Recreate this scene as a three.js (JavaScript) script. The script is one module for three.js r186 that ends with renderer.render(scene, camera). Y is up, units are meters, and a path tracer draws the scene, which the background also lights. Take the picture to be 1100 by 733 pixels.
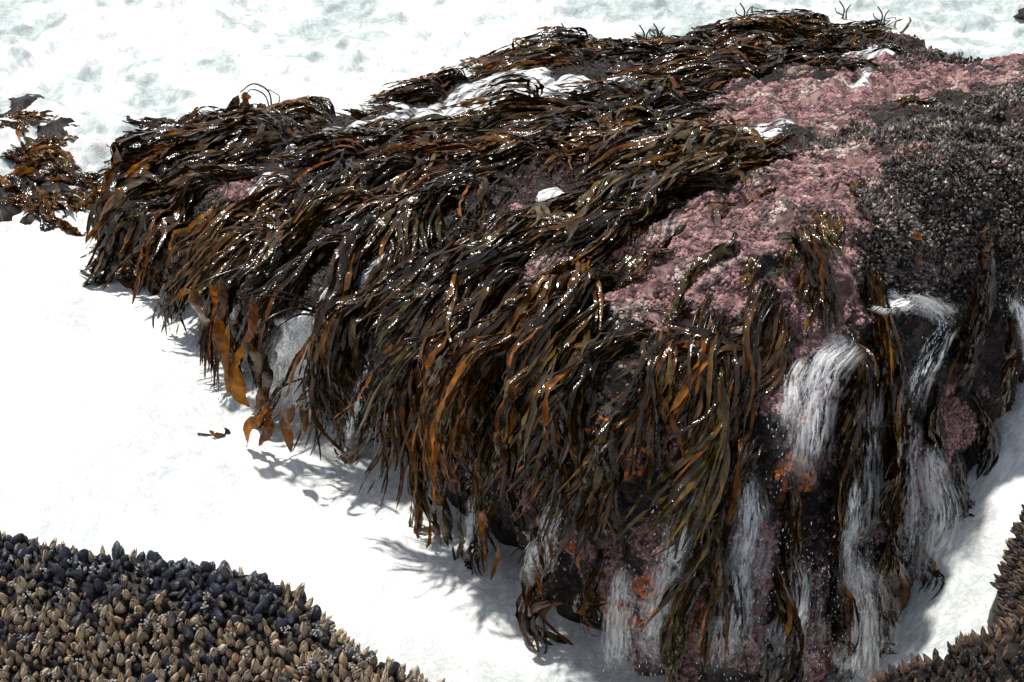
import * as THREE from 'three';
import { ImprovedNoise } from 'three/addons/math/ImprovedNoise.js';
import { mergeGeometries } from 'three/addons/utils/BufferGeometryUtils.js';

/* ------------------------------------------------------------------ camera, sky, sun, exposure */
const scene = new THREE.Scene();
const FOV = 22, PITCH = THREE.MathUtils.degToRad(36), DIST = 11;
const eye = new THREE.Vector3(0, 0.9 + DIST * Math.sin(PITCH), DIST * Math.cos(PITCH));
const camera = new THREE.PerspectiveCamera(FOV, 1024 / 682, 0.1, 900);
camera.position.copy(eye);
camera.lookAt(0, 0.9, 0);
scene.add(camera);

const SUN = new THREE.Vector3(-0.27, 0.92, -0.28).normalize();
{ // clear daylight sky: deeper blue overhead, pale toward the horizon, brighter round the sun
  const W = 256, H = 128, data = new Float32Array(W * H * 4);
  for (let j = 0; j < H; j++) for (let i = 0; i < W; i++) {
    const el = ((j + 0.5) / H - 0.5) * Math.PI, az = ((i + 0.5) / W - 0.5) * 2 * Math.PI;
    const d = new THREE.Vector3(Math.cos(el) * Math.cos(az), Math.sin(el), Math.cos(el) * Math.sin(az));
    const k = Math.pow(1 - Math.max(0, d.y), 2.5), c = Math.max(0, d.dot(SUN)), glow = 0.3 * Math.pow(c, 6);
    const o = (j * W + i) * 4;
    data[o] = 0.28 + 0.34 * k + glow; data[o + 1] = 0.33 + 0.32 * k + glow * 0.97; data[o + 2] = 0.41 + 0.28 * k + glow * 0.92; data[o + 3] = 1;
  }
  const t = new THREE.DataTexture(data, W, H, THREE.RGBAFormat, THREE.FloatType);
  t.mapping = THREE.EquirectangularReflectionMapping; t.magFilter = THREE.LinearFilter; t.needsUpdate = true;
  scene.background = t; scene.environment = t;
  scene.backgroundIntensity = 1; scene.environmentIntensity = 1;
}
const sun = new THREE.DirectionalLight(0xfffaf2, 4);
sun.position.copy(SUN).multiplyScalar(30); sun.target.position.set(0, 0.5, 0);
sun.castShadow = true; sun.shadow.radius = 4; sun.shadow.mapSize.set(4096, 4096);
Object.assign(sun.shadow.camera, { left: -9, right: 9, top: 9, bottom: -9, near: 1, far: 60 });
scene.add(sun, sun.target);
const EXPOSURE = 1.13;

/* ------------------------------------------------------------------ helpers */
const V = (x, y, z) => new THREE.Vector3(x, y, z);
let seed = 20;
const rnd = () => { seed = (seed + 0x6d2b79f5) | 0; let t = Math.imul(seed ^ (seed >>> 15), 1 | seed); t = (t + Math.imul(t ^ (t >>> 7), 61 | t)) ^ t; return ((t ^ (t >>> 14)) >>> 0) / 4294967296; };
const rr = (a, b) => a + (b - a) * rnd();
const gauss = () => (rnd() + rnd() + rnd() + rnd() - 2) * 0.87;
const pick = (a) => a[Math.floor(rnd() * a.length)];
const clamp = (x, a = 0, b = 1) => Math.min(b, Math.max(a, x));
const sm = (a, b, x) => { const t = clamp((x - a) / (b - a)); return t * t * (3 - 2 * t); };
const mix = (a, b, t) => a + (b - a) * t;
const noiseGen = new ImprovedNoise();
const N3 = (x, y, z) => noiseGen.noise(x + 31.7, y + 11.3, z + 57.1);
const fbm = (x, y, z, o = 4) => { let a = 0, s = 0.5; for (let i = 0; i < o; i++) { a += s * N3(x, y, z); x *= 2.03; y *= 2.03; z *= 2.03; s *= 0.5; } return a; };

const names = {};
function numbered(name) { const n = names[name] = (names[name] ?? -1) + 1; return n ? name + '_' + String(n).padStart(3, '0') : name; }
function lit(o) { o.traverse((m) => { if (m.isMesh) { m.castShadow = true; m.receiveShadow = true; } }); return o; }
function tag(o, label, category, group, kind) {
  o.userData.label = label;
  if (category) o.userData.category = category;
  if (group) o.userData.group = group;
  if (kind) o.userData.kind = kind;
  return o;
}
function top(o, name, label, category, group, kind) { o.name = numbered(name); tag(o, label, category, group, kind); scene.add(lit(o)); return o; }
function part(name, geometry, material, parent, kind) { const m = new THREE.Mesh(geometry, material); m.name = name; if (kind) m.userData.kind = kind; parent.add(m); return m; }

// the viewing direction through a point of the 1100 x 733 frame, used to find where real things stand
const F = 366.5 / Math.tan(THREE.MathUtils.degToRad(FOV / 2));
const fw = V(0, -Math.sin(PITCH), -Math.cos(PITCH)), up = V(0, Math.cos(PITCH), -Math.sin(PITCH));
const ray = (px, py) => V((px - 550) / F, 0, 0).addScaledVector(up, (366.5 - py) / F).add(fw);
function atHeight(px, py, h) { const d = ray(px, py); return d.multiplyScalar((h - eye.y) / d.y).add(eye); }
function toPixel(p) { const d = p.clone().sub(eye), w = d.dot(fw); return [550 + F * d.x / w, 366.5 - F * d.dot(up) / w]; }

/* ------------------------------------------------------------------ lofted rocks */
const cr = (a, b, c, d, t) => 0.5 * (2 * b + (c - a) * t + (2 * a - 5 * b + 4 * c - d) * t * t + (3 * b - a - 3 * c + d) * t * t * t);
function loft(grid, nu, nv, displace) { // grid[column][row] = Vector3
  const C = grid.length, R = grid[0].length, P = new Float32Array((nu + 1) * (nv + 1) * 3), get = (i, j) => grid[clamp(i, 0, C - 1)][clamp(j, 0, R - 1)];
  for (let a = 0; a <= nu; a++) for (let b = 0; b <= nv; b++) {
    const u = a / nu * (C - 1), v = b / nv * (R - 1), i = Math.min(C - 2, Math.floor(u)), j = Math.min(R - 2, Math.floor(v)), s = u - i, t = v - j, o = (a * (nv + 1) + b) * 3;
    ['x', 'y', 'z'].forEach((k, n) => {
      const q = [-1, 0, 1, 2].map((di) => cr(get(i + di, j - 1)[k], get(i + di, j)[k], get(i + di, j + 1)[k], get(i + di, j + 2)[k], t));
      P[o + n] = cr(...q, s);
    });
  }
  const idx = [];
  for (let a = 0; a < nu; a++) for (let b = 0; b < nv; b++) { const o = a * (nv + 1) + b, q = o + nv + 1; idx.push(o, q, o + 1, o + 1, q, q + 1); }
  const g = new THREE.BufferGeometry();
  g.setAttribute('position', new THREE.BufferAttribute(P, 3)); g.setIndex(idx); g.computeVertexNormals();
  const n = g.attributes.normal.array, p = V(0, 0, 0), D = new Float32Array(P.length / 3);
  for (let i = 0; i < D.length; i++) D[i] = displace(P[3 * i], P[3 * i + 1], P[3 * i + 2]);
  for (let i = 0; i < P.length; i++) P[i] += n[i] * D[Math.floor(i / 3)];
  g.computeVertexNormals();
  return g;
}
// height of a set of solid surfaces over the xz plane
class Field {
  constructor(x0, z0, x1, z1, cell) { Object.assign(this, { x0, z0, cell, nx: Math.ceil((x1 - x0) / cell), nz: Math.ceil((z1 - z0) / cell) }); this.h = new Float32Array(this.nx * this.nz).fill(-9); }
  add(geo) {
    const p = geo.attributes.position.array, id = geo.index.array;
    for (let t = 0; t < id.length; t += 3) {
      const [a, b, c] = [id[t] * 3, id[t + 1] * 3, id[t + 2] * 3], X = [p[a], p[b], p[c]].map((x) => (x - this.x0) / this.cell), Z = [p[a + 2], p[b + 2], p[c + 2]].map((z) => (z - this.z0) / this.cell), Y = [p[a + 1], p[b + 1], p[c + 1]];
      const x1 = Math.min(this.nx - 1, Math.floor(Math.max(...X)) + 1), z1 = Math.min(this.nz - 1, Math.floor(Math.max(...Z)) + 1), den = (Z[1] - Z[2]) * (X[0] - X[2]) + (X[2] - X[1]) * (Z[0] - Z[2]), m = Math.max(...Y);
      for (let i = Math.max(0, Math.floor(Math.min(...X))); i <= x1; i++) for (let j = Math.max(0, Math.floor(Math.min(...Z))); j <= z1; j++) {
        let y = m;
        if (Math.abs(den) > 1e-9) {
          const w0 = ((Z[1] - Z[2]) * (i - X[2]) + (X[2] - X[1]) * (j - Z[2])) / den, w1 = ((Z[2] - Z[0]) * (i - X[2]) + (X[0] - X[2]) * (j - Z[2])) / den;
          if (w0 < -0.05 || w1 < -0.05 || w0 + w1 > 1.05) continue;
          y = w0 * Y[0] + w1 * Y[1] + (1 - w0 - w1) * Y[2];
        }
        const o = i * this.nz + j; if (y > this.h[o]) this.h[o] = y;
      }
    }
  }
  smooth(n) {
    for (let k = 0; k < n; k++) {
      const s = this.h.slice();
      for (let i = 1; i < this.nx - 1; i++) for (let j = 1; j < this.nz - 1; j++) {
        const o = i * this.nz + j; if (s[o] < -5) continue;
        let a = 0, w = 0;
        for (const q of [o, o - 1, o + 1, o - this.nz, o + this.nz]) if (s[q] > -5) { a += s[q]; w++; }
        this.h[o] = a / w;
      }
    }
  }
  at(x, z) {
    const u = (x - this.x0) / this.cell, v = (z - this.z0) / this.cell, i = Math.floor(u), j = Math.floor(v);
    if (i < 0 || j < 0 || i >= this.nx - 1 || j >= this.nz - 1) return -9;
    const s = u - i, t = v - j, o = i * this.nz + j, h = this.h;
    return mix(mix(h[o], h[o + 1], t), mix(h[o + this.nz], h[o + this.nz + 1], t), s);
  }
  normal(x, z, e = 0.05) { return V(clamp(this.at(x - e, z) - this.at(x + e, z), -1, 1), 2 * e, clamp(this.at(x, z - e) - this.at(x, z + e), -1, 1)).normalize(); }
  hit(px, py, t0 = 6, t1 = 20) {
    const d = ray(px, py);
    for (let t = t0; t < t1; t += 0.012) { const x = eye.x + d.x * t, z = eye.z + d.z * t, y = eye.y + d.y * t; if (y < this.at(x, z) || (y < 1 && y < seaH(x, z))) return V(x, y, z); }
    return atHeight(px, py, 0);
  }
}

/* ------------------------------------------------------------------ sea level */
function seaH(x, z) {
  let h = 0.03 * fbm(x * 0.7, 3, z * 0.7, 3);
  const far = sm(-0.5, -4, z);
  h += far * (0.15 * fbm(x * 0.9 + 5, 9, z * 0.8, 4) + 0.2 * (Math.abs(fbm(x * 1.9, 4, z * 2.4, 5)) - 0.1) + 0.05 * fbm(x * 6, 14, z * 7, 3) + 0.09 * Math.abs(fbm(x * 4.5 + 3, 24, z * 5, 4)));
  h += 0.05 * fbm(x * 2.6, 1.5, z * 2.6, 4) + 0.03 * Math.abs(fbm(x * 5, 3.5, z * 5, 3)) + 0.016 * fbm(x * 9, 6.1, z * 9, 4);
  const surge = sm(1.7, 3.1, x) * sm(-1.2, 0.2, z) * (1 - sm(3.0, 4.6, z));
  h += surge * (0.72 + 0.1 * fbm(x * 3 + 2, 8, z * 2, 4));
  h += 0.12 * Math.exp(-((x + 3.6) ** 2 + (z + 3.9) ** 2) / 0.5) * (0.6 + fbm(x * 3, 2, z * 3, 3));
  return h;
}

/* main rock: sections from its left tip to its right end, each from the front waterline over the brow to the back waterline */
const S = (a) => a.map(([x, y, h]) => atHeight(x, y, h));
const rockGrid = [
  S([[100, 248, -0.3], [112, 236, 0.02], [120, 222, 0.16], [128, 207, 0.24], [134, 195, 0.26], [140, 184, 0.22], [146, 174, 0.1], [150, 162, -0.3]]),
  S([[182, 300, -0.3], [184, 284, 0.12], [178, 262, 0.42], [188, 228, 0.55], [198, 198, 0.6], [206, 182, 0.5], [214, 160, 0.32], [226, 140, -0.3]]),
  S([[282, 402, -0.3], [278, 368, 0.22], [262, 330, 0.58], [275, 270, 0.78], [285, 220, 0.84], [295, 182, 0.76], [302, 150, 0.55], [312, 124, -0.3]]),
  S([[408, 492, -0.3], [400, 438, 0.35], [382, 385, 0.78], [384, 322, 1.05], [392, 255, 1.14], [404, 198, 1.06], [425, 152, 0.7], [450, 104, -0.3]]),
  S([[538, 606, -0.3], [526, 535, 0.4], [503, 455, 0.95], [498, 375, 1.34], [510, 280, 1.46], [528, 190, 1.32], [555, 108, 0.72], [585, 38, -0.25]]),
  S([[675, 745, -0.3], [668, 655, 0.45], [658, 550, 1.05], [650, 440, 1.6], [655, 330, 1.86], [675, 220, 1.86], [700, 126, 1.15], [730, 46, -0.2]]),
  S([[815, 800, -0.3], [812, 700, 0.45], [806, 590, 1.02], [796, 470, 1.6], [790, 360, 1.96], [800, 235, 2.22], [815, 132, 1.72], [830, 30, 0.0]]),
  S([[932, 735, -0.3], [938, 650, 0.32], [940, 550, 0.85], [938, 440, 1.4], [925, 350, 1.84], [915, 230, 2.32], [925, 134, 1.98], [945, 40, 0.1]]),
  S([[1010, 640, -0.1], [1014, 570, 0.3], [1015, 490, 0.78], [1010, 410, 1.28], [1005, 325, 1.7], [1010, 195, 2.34], [1020, 118, 2.16], [1035, 66, 0.8]]),
  S([[1085, 500, 0.1], [1092, 450, 0.5], [1098, 405, 0.9], [1104, 355, 1.25], [1108, 300, 1.6], [1110, 195, 2.3], [1118, 110, 2.22], [1128, 54, 1.0]]),
  S([[1230, 440, -0.3], [1232, 410, 0.4], [1236, 375, 0.9], [1240, 330, 1.25], [1244, 290, 1.6], [1250, 190, 2.2], [1256, 100, 2.1], [1262, 20, 0.4]]),
  S([[1420, 440, -0.3], [1420, 410, 0.2], [1420, 375, 0.5], [1420, 330, 0.8], [1420, 290, 1.1], [1420, 190, 1.4], [1420, 100, 1.2], [1420, 20, -0.3]]),
];
const rockGeo = loft(rockGrid, 620, 420, (x, y, z) => 0.15 * fbm(x * 1.1, y * 1.1, z * 1.1, 3) + 0.4 * (0.2 - Math.abs(fbm(x * 2.1 + 9, y * 2.1, z * 2.1, 3))) - 0.03 + 0.035 * fbm(x * 9, y * 9, z * 9, 4));
const field = new Field(-6, -9, 8.5, 4, 0.03);
field.add(rockGeo);

/* low wave-washed rock at the left edge, and one just showing at the top right corner */
const lowGrid = (cx, cy, rx, ry, h, skew = 0) => [-1, -0.6, 0, 0.6, 1].map((s) => [-1, -0.55, 0, 0.55, 1].map((t) => {
  const r = Math.sqrt(Math.max(0, 1 - s * s * 0.8)); return atHeight(cx + s * rx + t * skew, cy - t * ry * (0.4 + 0.6 * r), h * (1 - s * s) * (1 - t * t) + (Math.max(Math.abs(s), Math.abs(t)) > 0.9 ? -0.3 : 0));
}));
const lowGeo = loft(lowGrid(15, 182, 125, 100, 0.02), 150, 120, (x, y, z) => 0.2 * fbm(x * 2.6 + 1, y * 2.6, z * 2.6, 5));
const cornerGeo = loft(lowGrid(1150, 14, 90, 12, 0.12), 80, 40, (x, y, z) => 0.08 * fbm(x * 2.2, y * 2.2, z * 2.2, 4));
const upperField = new Field(-6, -9, 8.5, 4, 0.03);
field.add(lowGeo); field.add(cornerGeo);
upperField.h.set(field.h); // unsmoothed
field.smooth(3);
const at = (px, py) => field.hit(px, py);

/* ------------------------------------------------------------------ where things grow on the rock: balls in the world */
const ball = (px, py, r) => { const p = at(px, py); return [p.x, p.y, p.z, r]; };
const PINK = [[720, 300, .24], [760, 258, .26], [812, 222, .2], [690, 268, .2], [705, 340, .13], [750, 325, .13], [880, 205, .2], [905, 250, .22], [932, 195, .16], [890, 315, .22], [862, 295, .14], [860, 108, .26], [900, 112, .24], [930, 82, .2],
  [962, 92, .26], [1012, 72, .4], [1062, 62, .45], [1098, 60, .45], [1040, 90, .3], [985, 82, .35], [820, 112, .25], [795, 125, .2], [800, 100, .25], [840, 125, .2], [870, 130, .25], [910, 140, .2], [880, 160, .18], [850, 182, .18], [905, 168, .2], [940, 112, .3], [880, 92, .3], [1085, 82, .3], [950, 62, .3], [1000, 48, .35], [820, 205, .16], [680, 300, .17], [725, 260, .2], [740, 320, .17], [780, 300, .18], [800, 262, .2], [830, 250, .16], [770, 228, .18], [705, 250, .15], [800, 330, .14], [860, 330, .16], [850, 345, .2], [880, 345, .2], [838, 210, .14], [438, 206, .16], [505, 330, .13], [590, 285, .13], [555, 235, .12], [345, 232, .12], [640, 160, .12], [700, 165, .12], [560, 390, .13], [480, 420, .13], [620, 420, .12], [700, 430, .13], [250, 205, .1], [760, 430, .12], [790, 90, .1], [640, 300, .08], [900, 180, .15], [960, 178, .12], [985, 165, .1], [935, 225, .14], [915, 290, .12],
  [840, 420, .16], [855, 460, .14], [880, 440, .1], [870, 75, .2], [905, 70, .2], [1000, 100, .12]].map((a) => ball(...a));
const CRUST = [[480, 490, .14], [640, 600, .2], [660, 650, .24], [700, 480, .12], [855, 440, .14], [735, 640, .2], [700, 590, .16], [460, 520, .1], [690, 700, .25], [600, 590, .14], [820, 690, .2], [1000, 505, .2], [870, 700, .2], [780, 570, .12], [760, 690, .2], [880, 480, .1], [560, 520, .14], [520, 470, .12], [820, 600, .16], [900, 620, .16], [950, 560, .18], [930, 660, .18], [750, 520, .14], [1030, 450, .16], [620, 540, .14]].map((a) => ball(...a));
const ORANGE = [[662, 500, .12], [690, 480, .08], [858, 505, .13], [612, 600, .06], [640, 470, .07], [735, 615, .1], [700, 640, .08], [745, 640, .06], [660, 665, .06], [990, 160, .03], [470, 510, .06], [870, 470, .06]].map((a) => ball(...a));
const MUSSELS = [[925, 150, .14], [962, 146, .2], [1000, 150, .2], [1050, 125, .24], [1095, 105, .2], [1085, 170, .26], [1035, 175, .22], [1000, 205, .24], [962, 235, .22], [1040, 225, .28], [1095, 240, .3], [1000, 262, .26], [945, 268, .16], [1050, 280, .3], [985, 295, .2], [1100, 300, .25], [1030, 70, .1], [965, 65, .1], [890, 158, .1], [1000, 58, .1]].map((a) => ball(...a));
function inside(list, p, soft = 0.06, wob = 0.09) {
  let w = null, m = 0;
  for (const [x, y, z, r] of list) { const dx = p.x - x, dy = p.y - y, dz = p.z - z, far = r + soft + wob; if (dx * dx + dy * dy + dz * dz > far * far) continue;
    w ??= wob * 2 * fbm(p.x * 5, p.y * 5, p.z * 5, 3); const d = Math.sqrt(dx * dx + dy * dy + dz * dz) + w; m = Math.max(m, 1 - sm(r - soft, r + soft, d)); if (m >= 1) break; }
  return m;
}

/* ------------------------------------------------------------------ materials */
function noiseTexture(n, f, srgb = false, wrap = true) {
  const d = new Uint8Array(n * n * 4);
  for (let j = 0; j < n; j++) for (let i = 0; i < n; i++) { const c = f(i / n, j / n), o = (j * n + i) * 4; d[o] = 255 * clamp(c[0]); d[o + 1] = 255 * clamp(c[1]); d[o + 2] = 255 * clamp(c[2]); d[o + 3] = 255; }
  const t = new THREE.DataTexture(d, n, n); t.magFilter = THREE.LinearFilter; t.wrapS = t.wrapT = THREE.RepeatWrapping; if (srgb) t.colorSpace = THREE.SRGBColorSpace; t.needsUpdate = true; return t;
}
const tile = (u, v, f, z, o = 4) => { // noise that repeats without a seam
  const a = u * 2 * Math.PI, b = v * 2 * Math.PI, r = f / (2 * Math.PI); return fbm(Math.cos(a) * r + z, Math.sin(a) * r + Math.cos(b) * r * 0.73, Math.sin(b) * r + Math.cos(b) * r * 0.68, o);
};
const grain = noiseTexture(256, (u, v) => { const k = 0.5 + tile(u, v, 40, 2, 3) * 1.2; return [k, k, k]; });
const ripple = noiseTexture(256, (u, v) => { const k = 0.5 + 0.4 * tile(u, v, 18, 7, 2) + 0.9 * tile(u, v, 60, 3, 2); return [k, k, k]; });
const bladeMap = noiseTexture(256, (u, v) => { const k = 0.78 + 0.55 * tile(u * 1, v, 10, 4, 4) + 0.25 * N3(u * 26, 0.5, 1.5); return [k, k * 0.98, k * 0.94]; }, true);
const lather = noiseTexture(512, (u, v) => { const a = Math.abs(tile(u, v, 20, 3, 4)), b = Math.abs(tile(u, v, 60, 8, 3)), k = 0.7 + 1.0 * a + 0.6 * b; return [k, k, k]; });
lather.repeat.set(0.7, 0.7);
const std = (o) => new THREE.MeshStandardMaterial(o), phy = (o) => new THREE.MeshPhysicalMaterial({ side: THREE.DoubleSide, ...o });
const M = {
  rock: phy({ color: 0xffffff, vertexColors: true, roughness: 0.5, specularIntensity: 0.4, side: THREE.FrontSide, bumpMap: grain, bumpScale: 0.003 }),
  kelp: phy({ color: 0xffffff, vertexColors: true, map: bladeMap, roughness: 0.16, bumpMap: ripple, bumpScale: 0.003 }),
  amber: phy({ color: 0xffffff, vertexColors: true, map: bladeMap, roughness: 0.95, transmission: 0.55, thickness: 0, specularIntensity: 0.35, clearcoat: 0.5, clearcoatRoughness: 0.14 }),
  stipe: std({ color: new THREE.Color().setRGB(0.014, 0.009, 0.006), roughness: 0.22 }),
  foam: std({ color: 0xffffff, vertexColors: true, roughness: 0.6, map: lather, bumpMap: lather, bumpScale: 0.008 }),
  coral: std({ color: 0xffffff, roughness: 0.6 }),
  shell: std({ color: 0xffffff, vertexColors: true, roughness: 0.27, bumpMap: grain, bumpScale: 0.002 }),
  chalk: std({ color: 0xffffff, vertexColors: true, roughness: 0.75, bumpMap: grain, bumpScale: 0.003 }),
  skin: std({ color: new THREE.Color().setRGB(0.035, 0.026, 0.022), roughness: 0.6 }),
  drop: std({ color: new THREE.Color().setRGB(0.86, 0.89, 0.9), roughness: 0.15 }),
};
function lace(seed, thr, gain) { // torn water: strands drawn out along the fall, with holes and beads
  const n = 512, d = new Uint8Array(n * n * 4);
  for (let j = 0; j < n; j++) for (let i = 0; i < n; i++) {
    const u = i / n, v = j / n, w = u + 0.03 * tile(u, v, 5, seed + 9, 2);
    const strand = tile(w * 3, v, 14, seed, 3), fine = tile(w * 9, v * 2, 14, seed + 2, 2), patch = tile(u * 2, v, 9, seed + 3, 4), bead = tile(u * 4, v * 2, 24, seed + 6, 2);
    const a = 255 * clamp(0.5 + gain * (strand * 0.9 + fine * 0.5 + patch * 1.6 + bead * 0.7 - thr)), o = (j * n + i) * 4; d[o] = d[o + 1] = d[o + 2] = a; d[o + 3] = 255;
  }
  const t = new THREE.DataTexture(d, n, n); t.magFilter = THREE.LinearFilter; t.wrapS = t.wrapT = THREE.RepeatWrapping; t.needsUpdate = true; return t;
}
M.fall = phy({ color: new THREE.Color().setRGB(0.9, 0.91, 0.92), vertexColors: true, roughness: 0.35, alphaMap: lace(5, 0.24, 2.1), transparent: true });
M.veil = phy({ color: new THREE.Color().setRGB(0.9, 0.91, 0.92), vertexColors: true, roughness: 0.4, alphaMap: lace(11, 0.22, 0.9), transparent: true });

M.pool = phy({ color: 0xffffff, vertexColors: true, roughness: 0.5, alphaMap: lace(17, -0.16, 2.2), transparent: true });

/* ------------------------------------------------------------------ the setting: rock colours, sea */
function colourRock(g, base) {
  const p = g.attributes.position.array, c = new Float32Array(p.length), uv = new Float32Array(p.length / 3 * 2), q = V(0, 0, 0);
  for (let i = 0; i < p.length / 3; i++) {
    q.set(p[3 * i], p[3 * i + 1], p[3 * i + 2]);
    const n = fbm(q.x * 6, q.y * 6, q.z * 6, 4), n2 = fbm(q.x * 25, q.y * 25, q.z * 25, 2);
    let r = 0.016 + 0.018 * n + 0.012 * n2, gg = 0.0125 + 0.013 * n + 0.01 * n2, b = 0.0115 + 0.011 * n + 0.009 * n2;
    const put = (k, R, G, B) => { r = mix(r, R, k); gg = mix(gg, G, k); b = mix(b, B, k); };
    if (base) {
      put(inside(CRUST, q, 0.08, 0.16) * clamp(0.75 + n2 * 2), 0.22 + 0.3 * n2, 0.12 + 0.18 * n2, 0.115 + 0.18 * n2);
      put(inside(PINK, q, 0.06, 0.12), 0.15 + 0.4 * n2 + 0.2 * n, 0.085 + 0.24 * n2 + 0.12 * n, 0.08 + 0.22 * n2 + 0.1 * n);
      put(inside(ORANGE, q, 0.04, 0.1) * clamp(0.8 + n2 * 2), 0.46, 0.17, 0.05);
      put(inside(MUSSELS, q, 0.05, 0.1), 0.02, 0.018, 0.016);
    }
    c[3 * i] = clamp(r, 0.008); c[3 * i + 1] = clamp(gg, 0.006); c[3 * i + 2] = clamp(b, 0.006);
    uv[2 * i] = q.x * 2 + q.y; uv[2 * i + 1] = q.z * 2 - q.y * 1.3;
  }
  g.setAttribute('color', new THREE.BufferAttribute(c, 3)); g.setAttribute('uv', new THREE.BufferAttribute(uv, 2));
}
colourRock(rockGeo, true); colourRock(lowGeo, false); colourRock(cornerGeo, false);
top(new THREE.Mesh(rockGeo, M.rock), 'rock', 'large dark wet rock ridge with pink coralline crust, rising from the foam', null, null, 'structure');
top(new THREE.Mesh(lowGeo, M.rock), 'rock', 'low kelp-covered rock awash in foam at the left edge', null, null, 'structure');
top(new THREE.Mesh(cornerGeo, M.rock), 'rock', 'low dark rock just showing in streaky foam behind the ridge', null, null, 'structure');

{ // sea: fine cells where it is seen, growing outward to the horizon
  const axis = (a, b, step, reach) => { const s = []; for (let x = a; x <= b; x += step) s.push(x); let g = step, lo = a, hi = b; while (hi < reach) { g *= 1.25; hi += g; lo -= g; s.push(hi); s.unshift(lo); } return s; };
  const X = axis(-5.5, 5.5, 0.035, 420), Z = axis(-8, 5, 0.035, 420), P = [], C = [], UV = [], I = [];
  for (const x of X) for (const z of Z) {
    const out = Math.hypot(Math.max(0, Math.abs(x) - 8), Math.max(0, Math.abs(z + 2) - 9)), k = Math.exp(-out * 0.15);
    P.push(x, k > 0.02 ? seaH(x, z) * k : 0, z);
    // foam is dense white; thin lacy places let grey-green water through
    const w1 = fbm(x * 0.8 + 3, 20, z * 0.8, 4), w2 = fbm(x * 3.5, 25, z * 3.5, 4);
    const backRight = sm(0.8, 3.2, x) * sm(-4.2, -6, z), back = sm(-2.2, -5.5, z);
    const streak = fbm(x * 1.2 + z * 0.5, 33, z * 6, 4) + 0.25 * w2;
    const lacy = Math.abs(fbm(x * 5, 45, z * 5, 4));
    let thin = 0.62 * sm(-0.06, 0.2, w1 + 0.4 * w2) * (0.5 + 0.5 * sm(0.02, 0.16, lacy)) + back * 0.75 * sm(-0.08, 0.3, w2 + 0.6 * w1 + 0.02) + backRight * 1.3 * sm(-0.05, 0.16, streak);
    thin += 0.9 * Math.exp(-((x + 3.45) ** 2 + (z + 3.75) ** 2) / 0.3) * sm(-0.25, 0.2, w2 + 0.1);
    thin = clamp(thin + out * 0.1);
    thin *= 0.9; C.push(mix(0.9, 0.44, thin), mix(0.905, 0.52, thin), mix(0.9, 0.51, thin)); UV.push(x, z);
  }
  const nz = Z.length; for (let i = 0; i < X.length - 1; i++) for (let j = 0; j < nz - 1; j++) { const o = i * nz + j; I.push(o, o + 1, o + nz, o + 1, o + nz + 1, o + nz); }
  const g = new THREE.BufferGeometry(); g.setAttribute('position', new THREE.Float32BufferAttribute(P, 3)); g.setAttribute('color', new THREE.Float32BufferAttribute(C, 3)); g.setAttribute('uv', new THREE.Float32BufferAttribute(UV, 2)); g.setIndex(I); g.computeVertexNormals();
  top(new THREE.Mesh(g, M.foam), 'sea', 'churning white sea foam with pale green patches surrounding the rocks', null, null, 'structure');
}

/* ------------------------------------------------------------------ geometry collector */
class Buf {
  constructor() { this.p = []; this.c = []; this.uv = []; this.i = []; }
  get n() { return this.p.length / 3; }
  build() { const g = new THREE.BufferGeometry(); g.setAttribute('position', new THREE.Float32BufferAttribute(this.p, 3)); if (this.c.length) g.setAttribute('color', new THREE.Float32BufferAttribute(this.c, 3)); g.setAttribute('uv', new THREE.Float32BufferAttribute(this.uv, 2)); g.setIndex(this.i); g.computeVertexNormals(); return g; }
}
// a strap along pts: width(s) metres, laid across the given normals, cupped, twisted and ruffled
function strap(b, pts, nrm, width, col, { cup = 0.25, twist = 0, ruffle = 0, phase = 0, across = false } = {}) {
  const n = pts.length, start = b.n, d = V(0, 0, 0), side = V(0, 0, 0), up2 = V(0, 0, 0); let len = 0;
  for (let i = 0; i < n; i++) {
    d.subVectors(pts[Math.min(n - 1, i + 1)], pts[Math.max(0, i - 1)]).normalize();
    side.crossVectors(d, nrm[i]); if (side.lengthSq() < 1e-6) side.set(1, 0, 0); side.normalize();
    up2.crossVectors(side, d).normalize();
    const s = i / (n - 1), w = width(s) / 2, a = twist * (s - 0.2) + 0.7 * Math.sin(phase + s * 9), ca = Math.cos(a), sa = Math.sin(a);
    if (i) len += pts[i].distanceTo(pts[i - 1]);
    const sx = side.clone().multiplyScalar(ca).addScaledVector(up2, sa), ux = up2.clone().multiplyScalar(ca).addScaledVector(side, -sa);
    for (const k of [-1, 0, 1]) {
      const q = pts[i].clone().addScaledVector(sx, k * w).addScaledVector(ux, k === 0 ? cup * w : ruffle * w * Math.sin(phase * 3 + s * (26 + 3 * phase) + k * 1.3));
      b.p.push(q.x, q.y, q.z); if (across) b.uv.push((k + 1) / 2, len * 0.5 + phase); else b.uv.push(k * w * 1.6 + phase, len * 1.6 + phase * 0.7);
      if (col) { const e = typeof col === 'function' ? col(s, k) : col; b.c.push(e[0], e[1], e[2]); }
    }
    if (i) { const o = start + (i - 1) * 3; for (const k of [0, 1]) b.i.push(o + k, o + k + 3, o + k + 1, o + k + 1, o + k + 3, o + k + 4); }
  }
}
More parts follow.
